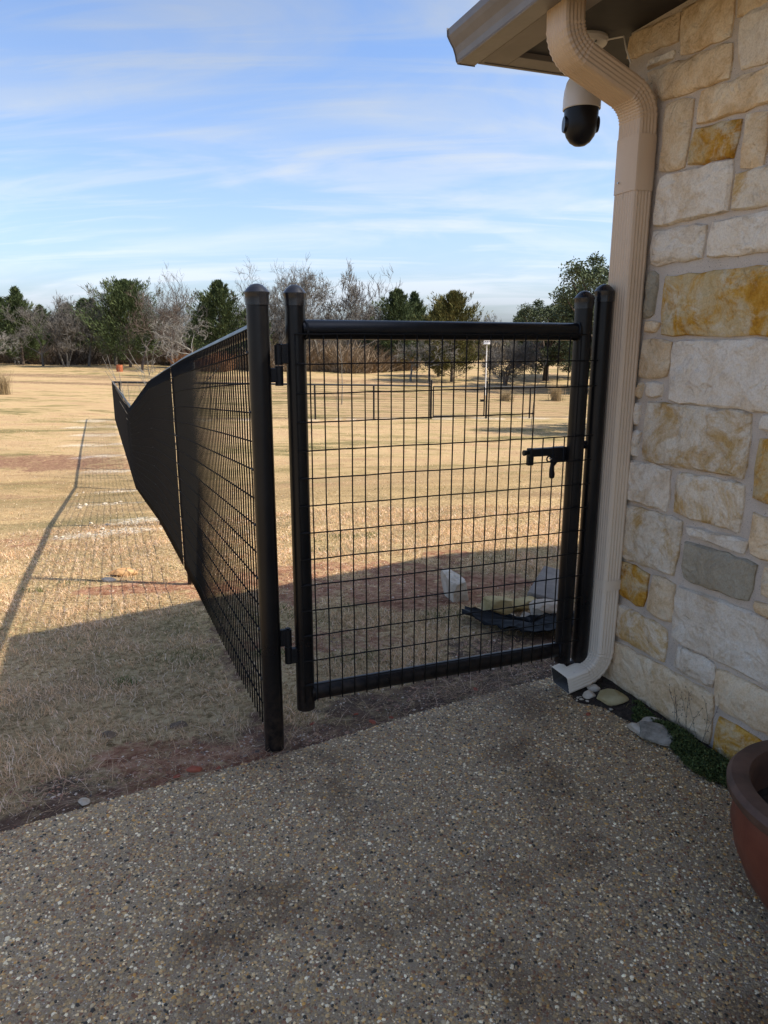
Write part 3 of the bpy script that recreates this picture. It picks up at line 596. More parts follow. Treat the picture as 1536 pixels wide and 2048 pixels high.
# slide latch on the far side of the gate frame
la = empty('latch', (0, .03, 0)); la.parent = gate
zl = 1.085
b = MB(); b.box((1.065, 0, zl), (.085, .016, .0165)); b.build('latch_body', M['iron'], la, bevel=.004)
b = MB(); b.tube([(.962, 0, zl+.002), (1.30, 0, zl+.012)], .0085, 12); b.tube([(.957, 0, zl), (.966, 0, zl)], .012, 8); b.build('bolt', M['iron'], la, True, 40)
b = MB(); b.box((.992, .004, zl-.018), (.013, .010, .036)); b.build('bracket', M['iron'], la, bevel=.003)
b = MB(); b.tube([(.990, -.012, zl-.012), (.990, .0, zl-.012)], .0035, 8); b.tube([(1.085, -.012, zl-.030), (1.085, 0, zl-.030)], .0035, 8); b.build('rivet', M['grey_metal'], la)
b = MB(); b.tube([(1.105, 0, zl-.020), (1.108, 0, zl-.045), (1.100, 0, zl-.060), (1.098, 0, zl-.075), (1.100, 0, zl-.10), (1.100, 0, zl-.112), (1.100, 0, zl-.116)], [.018, .015, .0095, .010, .0125, .011, .006], 12); b.build('handle', M['iron'], la, True, 50)
b = MB(); pts = [(1.083+.012*math.cos(a), 0, zl-.032+.012*math.sin(a)) for a in [i*math.pi/6 for i in range(13)]]; b.tube(pts, .0035, 6, False); b.build('ring', M['iron'], la, True)
b = MB(); b.box((1.13, 0, zl-.012), (.028, .016, .030)); b.build('mounting_plate', M['iron'], la, bevel=.003)
# latch post beside the house wall
lp = tag(empty('latch_post', (.893, 3.052, 0)), 'black round steel post between the gate and the downspout', 'post')
b = MB(); b.tube([(0, 0, -.06), (0, 0, 1.735)], .036, 28); b.build('tube', M['black'], lp, True, 40); cap_on(lp, .036, 0, 0, 1.73)
b = MB(); b.tube([(-.036-.012, .0, 1.115), (-.03, 0, 1.115)], .009, 8); b.build('strike', M['iron'], lp)
# foot: bent bar from the post towards the gate
b = MB(); q = -G; b.tube([Vector((0, 0, .22))+q*.0+Vector((0, 0, 0)), Vector((0, 0, .14))+q*.005, Vector((0, 0, .105))+q*.03, Vector((0, 0, .095))+q*.075], .016, 12); b.build('stop_bar', M['black'], lp, True, 50)
# ================================================ SIDE FENCE
fence = tag(empty('wire_fence', (PX, PY, 0)), 'long black welded-wire fence running from the hinge post down across the lawn', 'fence')
TT = [0, 2.16, 5.45, 8.6, 11.7, 28.4]; TZ = [1.583, 1.418, 1.112, .69, .28, -.14]
ztop = lambda t: float(np.interp(t, TT, TZ))
fp = lambda t, s, z: Vector((FD.x*t+FN.x*s, FD.y*t+FN.y*s, z))
b = MB(); b.tube([(0, 0, -.10), (0, 0, 1.70)], .0378, 32); hpst = b.build('hinge_post', M['black'], fence, True, 40); cap_on(hpst, .0378, 0, 0, 1.697)
PT = [2.78, 5.55, 8.6, 11.7, 14.5, 17.3, 20.1, 22.9, 25.6, 28.4]
for t in PT:
    q = fp(t, 0, 0); zg = gz(q.x+PX, q.y+PY); b = MB(); b.tube([(q.x, q.y, zg-.1), (q.x, q.y, ztop(t)-.01)], .030, 16); b.build('post', M['black'], fence, True, 40)
kn = [0.03]+[t for t in TT[2:]]
b = MB(); b.tube([fp(t, 0, ztop(t)) for t in [.03, 2.16, 5.45, 8.6, 11.7, 28.4]], .0235, 16); b.build('top_rail', M['black'], fence, True, 45)
wm = wire_mesh(1.50, .0030, 9); NS = -.034
nv = int(28.3/.0508); rest = MB()
for i in range(nv):
    t = .045+i*.0508
    if i == 57: continue
    if i < 270: link('wire', wm, fence, fp(t, NS, ztop(t)-.004))
    else: rest.tube([fp(t, NS, ztop(t)-.004), fp(t, NS, ztop(t)-1.49)], .0031, 4, False)
tag(rest.build('wire_infill', M['wire'], fence), kind='stuff')
for j in range(15):
    dz = -.006 if j == 0 else -.085-(j-1)*.1016
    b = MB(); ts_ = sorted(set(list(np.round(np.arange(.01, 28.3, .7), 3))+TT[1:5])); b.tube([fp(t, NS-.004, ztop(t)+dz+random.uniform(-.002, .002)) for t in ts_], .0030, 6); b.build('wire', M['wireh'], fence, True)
b = MB()
for t in [0]+PT[:4]:
    for j in range(1, 14, 2):
        zc = ztop(t)-.085-(j-1)*.1016; c = fp(t+(.0 if t else .012), -.038, zc); b.tube([c-FD*.012, c+Vector((0, 0, .002)), c+FD*.012], [.003, .005, .003], 6)
b.build('tie', M['iron'], fence, True)
# ================================================ FAR CROSS FENCE with its gate
CX, CY = PX+FD.x*28.4, PY+FD.y*28.4
ff = tag(empty('cross_fence', (CX, CY, 0)), 'distant black wire fence crossing the field beyond the gate', 'fence')
fq = lambda s, z: Vector((FN.x*s, FN.y*s, z))
g0 = lambda s: gz(CX+FN.x*s, CY+FN.y*s)
g0s = lambda s: float(np.interp(s, [0, 28], [-1.69, -1.69-.035*27]))
for s in [.25, 2.76, 5.52, 8.28, 11.04, 19.3, 22.1, 24.9, 27.7]:
    b = MB(); b.tube([fq(s, g0(s)-.1), fq(s, g0s(s)+1.5)], .042, 8); b.build('post', M['farrail'], ff, True)
for a, c in ((0, 13.9), (16.85, 28)):
    b = MB(); b.tube([fq(a, g0s(a)+1.52), fq(c, g0s(c)+1.52)], .042, 8); b.build('top_rail', M['farrail'], ff, True)
b = MB()
for i in range(int(28/.0508)):
    s = .03+i*.0508
    if 13.9 < s < 16.85: continue
    b.tube([fq(s, g0s(s)+.06), fq(s, g0s(s)+1.5)], .0045, 3, False)
for a, c in ((0, 13.9), (16.85, 28)):
    for j in range(14): b.tube([fq(a, g0s(a)+.08+j*.1016), fq(c, g0s(c)+.08+j*.1016)], .0045, 3, False)
tag(b.build('wire_infill', M['wire'], ff), kind='stuff')
fg = tag(empty('field_gate', (CX+FN.x*13.9, CY+FN.y*13.9, 0)), 'wide black gate in the distant field fence, beside the birdhouse pole', 'gate')
gg = lambda s, z: Vector((FN.x*s, FN.y*s, z+g0s(13.9+s)))
for s in (0, 2.95): b = MB(); b.tube([gg(s, -.1), gg(s, 1.78)], .05, 10); b.build('gate_post', M['farrail'], fg, True)
for s in (.12, 2.83): b = MB(); b.tube([gg(s, .1), gg(s, 1.5)], .032, 8); b.build('upright', M['farrail'], fg, True)
for z in (.12, 1.5): b = MB(); b.tube([gg(.12, z), gg(2.83, z)], .032, 8); b.build('rail', M['farrail'], fg, True)
b = MB(); b.box(gg(2.72, .85), (.10, .04, .05)); b.build('latch', M['iron'], fg)
b = MB()
for i in range(53): b.tube([gg(.15+i*.0508, .12), gg(.15+i*.0508, 1.5)], .0045, 3, False)
for j in range(13): b.tube([gg(.12, .2+j*.1016), gg(2.83, .2+j*.1016)], .0045, 3, False)
tag(b.build('wire_infill', M['wire'], fg), kind='stuff')
# ================================================ ROCKS AND SMALL THINGS
def rock(name, x, y, size, mat, seed, label=None, cat='rock', group=None, rz=0, z=None, tilt=(0, 0), blocky=0., n=2, parent=None, sink=.25):
    rr = random.Random(seed); import bmesh
    bm = bmesh.new(); bmesh.ops.create_icosphere(bm, subdivisions=n, radius=1)
    cuts = [(Vector((rr.gauss(0, 1), rr.gauss(0, 1), rr.gauss(0, 1))).normalized(), rr.uniform(.55, .85)) for _ in range(9)]
    if blocky: cuts += [(Vector(a), blocky) for a in ((1, 0, 0), (-1, 0, 0), (0, 1, 0), (0, -1, 0), (0, 0, 1), (0, 0, -1))]
    for v in bm.verts:
        for nrm, dd in cuts:
            e = v.co.dot(nrm)-dd
            if e > 0: v.co -= nrm*e
        v.co += Vector((rr.uniform(-1, 1), rr.uniform(-1, 1), rr.uniform(-1, 1)))*(.018 if n > 2 else .03)
        v.co = Vector((v.co.x*size[0]/2, v.co.y*size[1]/2, v.co.z*size[2]/2))
    me = bpy.data.meshes.new(name); bm.to_mesh(me); bm.free(); me.materials.append(M[mat])
    o = link(name, me, parent, (x, y, (gz(x, y) if z is None else z)+size[2]*(.5-sink)), (tilt[0], tilt[1], rz))
    if not parent: tag(o, label, cat, group)
    return o
rock('limestone_block', .475, 4.62, (.175, .46, .25), 'rock_white', 5, 'white limestone block lying on the lawn behind the gate', 'rock', rz=math.radians(12), blocky=.62, n=4, sink=.2)
rock('yellow_rock', .70, 4.17, (.25, .18, .17), 'rock_yellow', 8, 'yellowish rock at the left end of the rock heap behind the gate', 'rock', rz=.4, n=4, blocky=.7, sink=.15)
rock('tan_rock', 1.00, 4.08, (.34, .20, .15), 'rock_tan', 14, 'pale tan rock on the right of the heap behind the gate', 'rock', rz=.1, n=4, blocky=.66, sink=.15)
rock('flat_rock', .88, 4.30, (.30, .16, .11), 'rock_yellow', 19, 'low tan rock behind the pale tan rock', 'rock', rz=.6, n=3, blocky=.7)
for i, (x, y, s) in enumerate([(.79, 4.02, .07), (.83, 4.06, .06), (.74, 4.0, .08), (.81, 3.97, .05), (.86, 4.12, .07), (.77, 4.1, .06)]):
    rock('small_stone', x, y, (s, s*.8, s*.7), 'rock_white', 40+i, 'small white stone in the gap between the yellow and tan rocks', 'stone', 'small stones between the rocks')
b = MB(); R_ = Matrix.Rotation(math.radians(-22), 3, 'Z') @ Matrix.Rotation(math.radians(9), 3, 'Y')
b.box((0, 0, 0), (.11, .30, .03), R_); o = b.build('splash_block', M['concrete'], None, bevel=.012); o.location = (1.13, 4.62, gz(1.13, 4.62)+.045); tag(o, 'grey concrete splash block leaning behind the rock heap', 'concrete block')
# black plastic sheet with torn edge
b = MB(); rr = random.Random(3); V = []; F = []
ol = [(.50, 4.15), (.47, 4.05), (.55, 3.93), (.66, 3.80), (.80, 3.72), (.95, 3.72), (1.08, 3.80), (1.2, 4.0), (1.1, 4.05), (.95, 3.98), (.82, 3.97), (.68, 4.06), (.60, 4.10)]
cn = (.85, 3.9)
pts = []
for i in range(len(ol)):
    p, q = ol[i], ol[(i+1) % len(ol)]
    for j in range(4): s = j/4; pts.append((p[0]+(q[0]-p[0])*s+rr.uniform(-.01, .01), p[1]+(q[1]-p[1])*s+rr.uniform(-.01, .01)))
for k_, sc in enumerate((1, .85, .6, .3)):
    for p in pts:
        x, y = cn[0]+(p[0]-cn[0])*sc, cn[1]+(p[1]-cn[1])*sc; V.append((x, y, gz(x, y)+.03+(.030 if k_ == 0 else .018)*rr.random()+.03*float(vnoise(x*9, y*9, 2))))
m_ = len(pts); V.append((cn[0], cn[1], gz(*cn)+.04))
for a in range(3):
    for i in range(m_): F.append((a*m_+i, a*m_+(i+1) % m_, (a+1)*m_+(i+1) % m_, (a+1)*m_+i))
for i in range(m_): F.append((3*m_+i, 3*m_+(i+1) % m_, 4*m_))
b.add(V, F); o = b.build('plastic_sheet', M['sheet'], None, True); o.modifiers.new('t', 'SOLIDIFY').thickness = .004; tag(o, 'crumpled black plastic edging sheet under the rocks behind the gate', 'plastic sheet')
# stones by the downspout and the wall
rock('flat_stone', .985, 2.868, (.155, .11, .065), 'rock_yellow', 61, 'flat yellowish stone beside the downspout outlet', 'stone', z=.0, n=4, rz=-.3, sink=.1)
rock('white_stone', .905, 2.905, (.062, .052, .045), 'rock_white', 62, 'rounded white stone touching the downspout outlet', 'stone', z=0, n=3, sink=.1)
rock('white_stone', .935, 2.955, (.07, .05, .04), 'rock_white', 63, 'white stone half hidden behind the downspout elbow', 'stone', z=.01, n=3, sink=.1)
for i, (x, y, s) in enumerate([(.868, 2.887, .026), (.855, 2.905, .02), (.888, 2.872, .024), (.925, 2.868, .022), (.845, 2.88, .018), (.87, 2.91, .02), (.99, 2.96, .03), (1.03, 2.93, .028), (1.01, 2.83, .03), (1.04, 2.86, .02), (1.06, 2.80, .02), (1.075, 2.84, .018), (.97, 2.80, .022), (.955, 2.785, .016), (1.02, 2.765, .018), (1.09, 2.75, .018), (1.05, 2.74, .014)]):
    rock('stone_chip', x, y, (s, s*.8, s*.5), 'rock_white', 70+i, 'small white chip of limestone near the downspout outlet', 'stone chip', 'white chips near the downspout', z=.002 if i != 6 else .015, n=1, sink=.15, rz=i)
rock('grey_stone', 1.075, 2.585, (.20, .12, .055), 'rock_grey', 91, 'weathered grey stone with white broken edges lying beside the moss', 'stone', z=0, n=4, rz=-.75, tilt=(.1, .1), sink=.1)
rock('white_stone', 1.085, 2.665, (.15, .045, .05), 'rock_white', 92, 'white flaked shard behind the weathered grey stone', 'stone', z=0, n=3, rz=.1, sink=.1)
rock('white_stone', 1.012, 2.625, (.05, .10, .05), 'rock_white', 94, 'narrow white shard at the left edge of the weathered grey stone', 'stone', z=0, n=3, rz=.25, sink=.1)
rock('red_stone', .862, 2.762, (.028, .022, .014), 'rock_red', 93, 'small orange-red chip on the slab below the downspout', 'stone chip', z=0, n=2, sink=.1)
# stones on the lawn left of the fence
rock('orange_rock', -2.07, 5.46, (.26, .12, .09), 'rock_orange', 101, 'orange-brown rock on the lawn left of the fence', 'rock', n=3, rz=.2)
rock('flat_stone', -2.13, 5.30, (.14, .07, .04), 'rock_tan', 102, 'small tan stone just in front of the orange-brown rock', 'stone', n=2)
rock('orange_rock', -5.6, 8.1, (.22, .12, .09), 'rock_orange', 103, 'orange-tan rock at the far left edge of the lawn', 'rock', n=3)
rock('dark_rock', -1.14, 2.70, (.085, .06, .05), 'rock_dark', 104, 'dark lump of earth in the shaded grass, left of the pair', 'earth clod', n=4, sink=.62)
rock('dark_rock', -.87, 2.78, (.10, .07, .06), 'rock_dark', 105, 'dark lump of earth in the shaded grass nearer the fence', 'earth clod', n=4, sink=.62)
rock('pale_stone', -1.045, 2.205, (.045, .035, .03), 'rock_white', 106, 'pale pebble at the slab edge in the lower left', 'stone', n=3)
for i, (x, y, s, mt) in enumerate([(-.70, 2.36, .07, 'rock_red'), (-.76, 2.345, .035, 'rock_red'), (-.62, 2.40, .03, 'rock_red'), (-.05, 2.73, .05, 'rock_red'), (.03, 2.77, .03, 'rock_red'), (-.12, 2.80, .025, 'rock_red'), (-.30, 2.72, .03, 'rock_red'), (.42, 3.02, .04, 'rock_red')]):
    rock('brick_chip', x, y, (s, s*.55, s*.3), mt, 110+i, 'flat red chip lying in the dirt along the slab edge', 'chip', 'red chips along the slab edge', n=2, rz=i*.7, sink=0, z=max(gz(x, y), -.02) if i else -.003)
for i in range(34):
    t = random.choice([5.3, 6.2, 8.5, 8.6, 11.4, 5.4, 6.1])+random.gauss(0, .22); s = -random.uniform(.15, 1.1); x, y = PX+FD.x*t+FN.x*s, PY+FD.y*t+FN.y*s; q = random.uniform(.03, .09)
    rock('limestone_chip', x, y, (q, q*.7, q*.5), 'rock_white', 140+i, 'white limestone chip in the rubble beside the fence posts', 'stone chip', 'limestone rubble along the fence', n=1, rz=i)
# terracotta pot
pot = tag(empty('flower_pot', (1.205, 1.655, 0)), 'large terracotta plant pot with a dark rim beside the stone wall', 'plant pot')
lathe_at([(.10, .0), (.135, .0), (.158, .03), (.212, .11), (.246, .19), (.262, .26), (.258, .325), (.252, .345)], 'pot_body', M['terracotta'], pot, 64)
lathe_at([(.250, .335), (.268, .342), (.281, .358), (.283, .378), (.272, .393), (.250, .397), (.228, .392), (.222, .375), (.224, .34), (.226, .27)], 'rim', M['pot_rim'], pot, 64)
lathe_at([(.226, .27), (.222, .25), (.12, .262), (.001, .266)], 'soil', M['pot_soil'], pot, 48)
# orange drum near the trees
dr = tag(empty('orange_drum', (-24.3, 67.6, gz(-24.3, 67.6)), 0, .66), 'rusty orange drum standing in front of the dark cedars', 'drum')
lathe_at([(0, 0), (.42, 0), (.43, .28), (.45, .30), (.43, .32), (.43, .60), (.45, .62), (.43, .64), (.43, .93), (.40, .94), (.39, .85), (0, .80)], 'barrel', M['drum_orange'], dr, 20)
b = MB()
for z in (.30, .62): b.lathe([(.452, z-.03), (.462, z), (.452, z+.03)], 20)
b.build('hoop', M['drum_orange'], dr, True)
# birdhouse on a tall white pole
bp = tag(empty('birdhouse_pole', (7.15, 51.5, gz(7.15, 51.5))), 'white birdhouse on a tall thin white pole beyond the field fence', 'birdhouse')
b = MB(); b.tube([(0, 0, -.1), (0, 0, 3.45)], .035, 10); b.build('pole', M['white_paint'], bp, True)
b = MB(); b.box((0, 0, 3.52), (.26, .22, .015)); b.box((0, 0, 3.68), (.21, .18, .15)); b.build('box', M['white_paint'], bp, bevel=.005)
b = MB(); b.add([(-.27, -.24, 3.83), (.27, -.24, 3.83), (.27, .24, 3.83), (-.27, .24, 3.83), (-.27, 0, 3.93), (.27, 0, 3.93)], [(0, 1, 5, 4), (3, 4, 5, 2), (0, 4, 3), (1, 2, 5), (0, 3, 2, 1)]); b.build('roof', M['white_paint'], bp)
b = MB()
for i in range(3): b.tube([(-.13+.13*i, -.18, 3.68), (-.13+.13*i, -.184, 3.68)], .03, 12)
b.build('entrance_hole', M['dome'], bp)
# ================================================ GRASS
def blades(x, y, z, ln, wd, colr, lean, mat='blade'):
    n = len(x); a = RNG.uniform(0, 2*math.pi, n); dx, dy = np.cos(a), np.sin(a); b_ = RNG.uniform(0, 2*math.pi, n); wx, wy = np.cos(b_)*wd/2, np.sin(b_)*wd/2
    hx = ln*lean; hz = ln*np.sqrt(np.clip(1-lean**2, .02, 1))
    P = []
    for f, wf in ((0, 1), (.5, .85)):
        ox, oy, oz = dx*hx*f*f*1.6, dy*hx*f*f*1.6, hz*f*(1.15-.15*f)
        P += [np.stack([x+ox-wx*wf, y+oy-wy*wf, z+oz], 1), np.stack([x+ox+wx*wf, y+oy+wy*wf, z+oz], 1)]
    P.append(np.stack([x+dx*hx*1.35, y+dy*hx*1.35, z+hz*.93], 1))
    V = np.stack(P, 1).reshape(-1, 3); base = np.arange(n)[:, None]*5
    idx = np.concatenate([base+np.array([0, 1, 3, 2]), base+np.array([2, 3, 4])], 1).ravel(); cnt = np.tile([4, 3], n)
    return np_mesh('grass', V, cnt, idx, M[mat], np.repeat(colr, 5, 0))
gp = np.array([(.74, .53, .27), (.66, .46, .22), (.86, .68, .42), (.50, .35, .18), (.66, .54, .32), (.32, .26, .125), (.90, .78, .55)])
gp = gp*np.array([1.03, .97, 1.10])
def grasscol(n, p=(.24, .18, .17, .14, .12, .07, .08)): return gp[RNG.choice(7, n, p=p)]*RNG.uniform(.75, 1.12, (n, 1))
def lawn(n, r0, r1, a0, a1, pw, lmin, lmax, w0, keep=.97):
    u = RNG.random(n); r = (r0**pw+u*(r1**pw-r0**pw))**(1/pw); a = RNG.uniform(a0, a1, n); x, y = r*np.sin(a), r*np.cos(a)
    sv, sr = soil(x, y); e = y-EDGE(x); hn = (x-C0.x)*HN.x+(y-C0.y)*HN.y; hk = (x-C0.x)*HD.x+(y-C0.y)*HD.y
    cl = fbm(x*5, y*5, 21, 3)
    ok = (e > .02) & (RNG.random(n) > sv*keep) & ~((hn < .03) & (hk > -.03)) & (RNG.random(n) < .35+1.5*(cl-.2))
    x, y, r, sv, e, cl = x[ok], y[ok], r[ok], sv[ok], e[ok], cl[ok]; n = len(x)
    t, s = ts(x, y)
    ln = RNG.uniform(lmin, lmax, n)*(.6+.9*cl)*np.where(sv > .3, .7, 1)
    longz = np.exp(-((e-.33)/.14)**2)*(s < -.1); ln *= 1+.75*longz
    lean = np.clip(RNG.beta(2.6, 1.5, n)*1.05, .15, .97)
    c = grasscol(n); grn = np.clip((fbm(x*1.9, y*1.9, 31, 3)-.56)*9, 0, 1)*(RNG.random(n) < .45); c = c*(1-grn[:, None])+np.array([.10, .125, .04])*grn[:, None]
    c *= (.80+.42*cl)[:, None]; far = np.clip((r-7)/6, 0, 1)[:, None]; lg = fbm(x*.30, y*.62, 41, 4)[:, None]; c = c*(1-far)+far*c*(.42+.75*lg)*np.where(lg > .5, np.array([1, .93, .86]), np.array([.95, 1.0, .88]))
    return blades(x, y, ground(x, y)-.004, ln, w0*(r/3)**.75*RNG.uniform(.6, 1.3, n), c, lean)
HA = math.radians(40)
tag(link('dry_grass', lawn(265000, 2.1, 8.5, -HA, math.radians(24), 1.05, .016, .048, .0028)), 'dry straw-coloured lawn grass around the gate and fence', 'grass', kind='stuff')
tag(link('dry_grass', lawn(90000, 8.5, 34, -HA, math.radians(26), .9, .022, .045, .0022)), 'dry tan grass of the open field farther out', 'grass', kind='stuff')
# long straw lying in the dirt along the slab edge and under the gate
n_ = 950; x = np.concatenate([RNG.uniform(-1.35, 1.0, 700), RNG.normal(.5, .3, 250)]); y = EDGE(x)+np.abs(RNG.normal(.13, .10, n_))+.01
hn = (x-C0.x)*HN.x+(y-C0.y)*HN.y; ok = hn > .05; x, y = x[ok], y[ok]; n_ = len(x)
tag(link('dead_straw', blades(x, y, ground(x, y)+RNG.uniform(.002, .02, n_), RNG.uniform(.04, .15, n_), RNG.uniform(.0012, .0024, n_), gp[RNG.choice([0, 2, 3, 5], n_)]*.8, np.full(n_, .96))), 'loose dead straw lying in the dirt along the slab edge', 'straw', kind='stuff')
# grit and tiny stones in the dirt
n_ = 5200; x = np.concatenate([RNG.uniform(-1.6, 1.1, 2600), RNG.normal(-.2, .5, 1300), RNG.normal(.5, .25, 1300)]); y = np.where(np.arange(n_) < 2600, EDGE(x)+np.abs(RNG.normal(0, .13, n_))+.005, EDGE(x)+RNG.uniform(.0, .45, n_))
hn = (x-C0.x)*HN.x+(y-C0.y)*HN.y; ok = hn > .03; x, y = x[ok], y[ok]
kx = RNG.uniform(.12, 1.12, 1500); nx_ = RNG.uniform(0, .085, 1500)**1.0; x2 = C0.x+HD.x*kx+HN.x*nx_; y2 = C0.y+HD.y*kx+HN.y*nx_
x = np.concatenate([x, x2]); y = np.concatenate([y, y2]); n1 = len(x)-1500; z = np.concatenate([ground(x[:n1], y[:n1]), np.clip(.026-nx_*.2, .0, 1)]); n_ = len(x)
r = .0016+.006*RNG.beta(1.1, 6, n_); o3 = np.array([(1, 0, 0), (-.5, .87, 0), (-.5, -.87, 0), (0, 0, .8)])
V = (np.stack([x, y, z], 1)[:, None, :]+o3[None]*r[:, None, None]*RNG.uniform(.7, 1.3, (n_, 4, 1))).reshape(-1, 3)
base = np.arange(n_)[:, None]*4; idx = (base+np.array([0, 1, 3, 1, 2, 3, 2, 0, 3])).ravel()
gc = np.array([(.12, .09, .06), (.25, .10, .06), (.55, .52, .46), (.05, .045, .05), (.3, .24, .16)])[RNG.choice(5, n_, p=[.36, .22, .12, .18, .12])]
tag(link('grit', np_mesh('grit', V, np.full(n_*3, 3), idx, M['pebble'], np.repeat(gc, 4, 0))), 'grit and tiny stones in the dirt beside the slab and wall', 'gravel', kind='stuff')
# clods and gravel in the bare red patches
pts = []
for (a, b_, rx, ry, st, red) in PATCH:
    if ry < 1 and b_ < 9:
        k = int(5200*rx*ry+260); pts.append(np.stack([RNG.normal(a, rx*.55, k), RNG.normal(b_, ry*.6, k)], 1))
P2 = np.concatenate(pts); e_ = P2[:, 1]-EDGE(P2[:, 0]); hn = (P2[:, 0]-C0.x)*HN.x+(P2[:, 1]-C0.y)*HN.y; P2 = P2[(e_ > .02) & (hn > .05)]; n_ = len(P2); r = .003+.016*RNG.beta(1, 7, n_)
o4 = np.array([(1, 0, 0), (.3, .95, 0), (-.8, .6, 0), (-.8, -.6, 0), (.3, -.95, 0), (.05, .05, .75)]); V = (np.stack([P2[:, 0], P2[:, 1], ground(P2[:, 0], P2[:, 1])-.001], 1)[:, None, :]+o4[None]*r[:, None, None]*RNG.uniform(.65, 1.3, (n_, 6, 1))).reshape(-1, 3)
base = np.arange(n_)[:, None]*6; idx = (base+np.array([0, 1, 5, 1, 2, 5, 2, 3, 5, 3, 4, 5, 4, 0, 5])).ravel()
gc = np.array([(.32, .15, .085), (.42, .24, .14), (.20, .085, .05), (.62, .50, .38), (.12, .08, .06)])[RNG.choice(5, n_, p=[.34, .26, .2, .1, .1])]
tag(link('soil_clods', np_mesh('soil_clods', V, np.full(n_*5, 3), idx, M['pebble'], np.repeat(gc, 6, 0))), 'crumbly clods of red soil in the bare patches of the lawn', 'soil', kind='stuff')
n_ = 2600; i_ = RNG.choice(len(P2), n_); x = P2[i_, 0]+RNG.normal(0, .06, n_); y = P2[i_, 1]+RNG.normal(0, .05, n_); ok = (y-EDGE(x) > .03) & ((x-C0.x)*HN.x+(y-C0.y)*HN.y > .06); x, y = x[ok], y[ok]; n_ = len(x)
tag(link('dead_straw', blades(x, y, ground(x, y)+.004, RNG.uniform(.03, .09, n_), RNG.uniform(.0014, .0028, n_), gp[RNG.choice([0, 1, 3, 5], n_)]*.85, np.full(n_, .95))), 'loose dead straw scattered over the bare red patches', 'straw', kind='stuff')
# green weeds against the wall: low leafy mats, one object per clump
def weed_mat(cl, label, n, seed, hmax=.06):
    rg = np.random.default_rng(seed); V = []; C = []; o_ = tag(None, None) if False else None
    ks, ns, zs = [], [], []
    for (k0, n0, rk, rn) in cl:
        m_ = int(n*rk*rn/sum(a[2]*a[3] for a in cl)); a = rg.uniform(0, 2*math.pi, m_); q = np.sqrt(rg.random(m_)); ks.append(k0+rk*q*np.cos(a)); ns.append(n0+rn*q*np.sin(a)); zs.append(hmax*(1-q**2*.8)*rg.random(m_)**.6)
    k, nn, z = map(np.concatenate, (ks, ns, zs)); m_ = len(k); nn = np.maximum(nn, .002)
    P = np.stack([C0.x+HD.x*k+HN.x*nn, C0.y+HD.y*k+HN.y*nn, .006+z], 1)
    d = rg.normal(0, 1, (m_, 3)); d[:, 2] = np.abs(d[:, 2])*.7; d /= np.linalg.norm(d, axis=1)[:, None]; e = np.cross(d, rg.normal(0, 1, (m_, 3))); e /= np.linalg.norm(e, axis=1)[:, None]
    ln = rg.uniform(.004, .012, m_)[:, None]
    Q = np.stack([P, P+d*ln*.5+e*ln*.35, P+d*ln, P+d*ln*.5-e*ln*.35], 1).reshape(-1, 3); idx = np.arange(m_*4); c = np.array([(.06, .085, .022), (.085, .11, .03), (.13, .14, .04), (.035, .05, .015)])[rg.choice(4, m_)]
    return tag(link('green_weeds', np_mesh('green_weeds', Q, np.full(m_, 4), idx, M['leafcol'], np.repeat(c, 4, 0))), label, 'weeds', kind='stuff')
weed_mat([(.70, .055, .14, .055), (.80, .075, .10, .06), (.88, .075, .12, .08), (.96, .06, .12, .06)], 'thick green moss-like weeds at the foot of the wall next to the pot', 26000, 1, .055)
weed_mat([(.50, .055, .07, .035), (.58, .07, .07, .05), (.44, .03, .05, .02), (.52, .10, .03, .02)], 'smaller green weed patch at the foot of the wall nearer the downspout', 8000, 2, .035)
rg = random.Random(5)
for i, (k, nn, hh) in enumerate([(.66, .03, .19), (.72, .035, .22), (.78, .02, .24)]):
    wd = tag(empty('dry_weed', hp(k, nn, .01)), ['thin dry weed with seed heads against the wall, nearest the corner', 'thin dry weed with seed heads against the wall, middle of three', 'tallest thin dry weed against the wall, nearest the pot'][i], 'dry weed')
    b = MB(); s_ = MB()
    for j in range(4):
        p = Vector((0, 0, 0)); d = Vector((rg.uniform(-.35, .35), rg.uniform(-.35, .35), 1)).normalized(); pts = [p]
        for q in range(6):
            d = (d+Vector((rg.uniform(-.15, .15), rg.uniform(-.15, .15), 0))).normalized(); p = p+d*hh/6*rg.uniform(.7, 1.1); pts.append(p)
            if q > 1:
                e = p+Vector((rg.uniform(-.02, .02), rg.uniform(-.02, .02), rg.uniform(.005, .02))); b.tube([p, e], .0004, 3, False); s_.lathe([(0, -.003), (.0022, 0), (0, .003)], 5, e)
        b.tube(pts, .0007, 4, False)
    b.build('stem', M['bark_brown'], wd); s_.build('seed_head', M['bark_brown'], wd)
n_ = 160; k = RNG.uniform(.12, 1.0, n_); nn = RNG.uniform(.01, .09, n_); tag(link('grass_sprigs', blades(C0.x+HD.x*k+HN.x*nn, C0.y+HD.y*k+HN.y*nn, np.full(n_, .01), RNG.uniform(.02, .07, n_), np.full(n_, .0022), np.array([(.07, .11, .03), (.28, .2, .09)])[RNG.choice(2, n_)], RNG.uniform(.4, .95, n_))), 'sparse grass sprigs growing from the dirt at the wall foot', 'grass', kind='stuff')
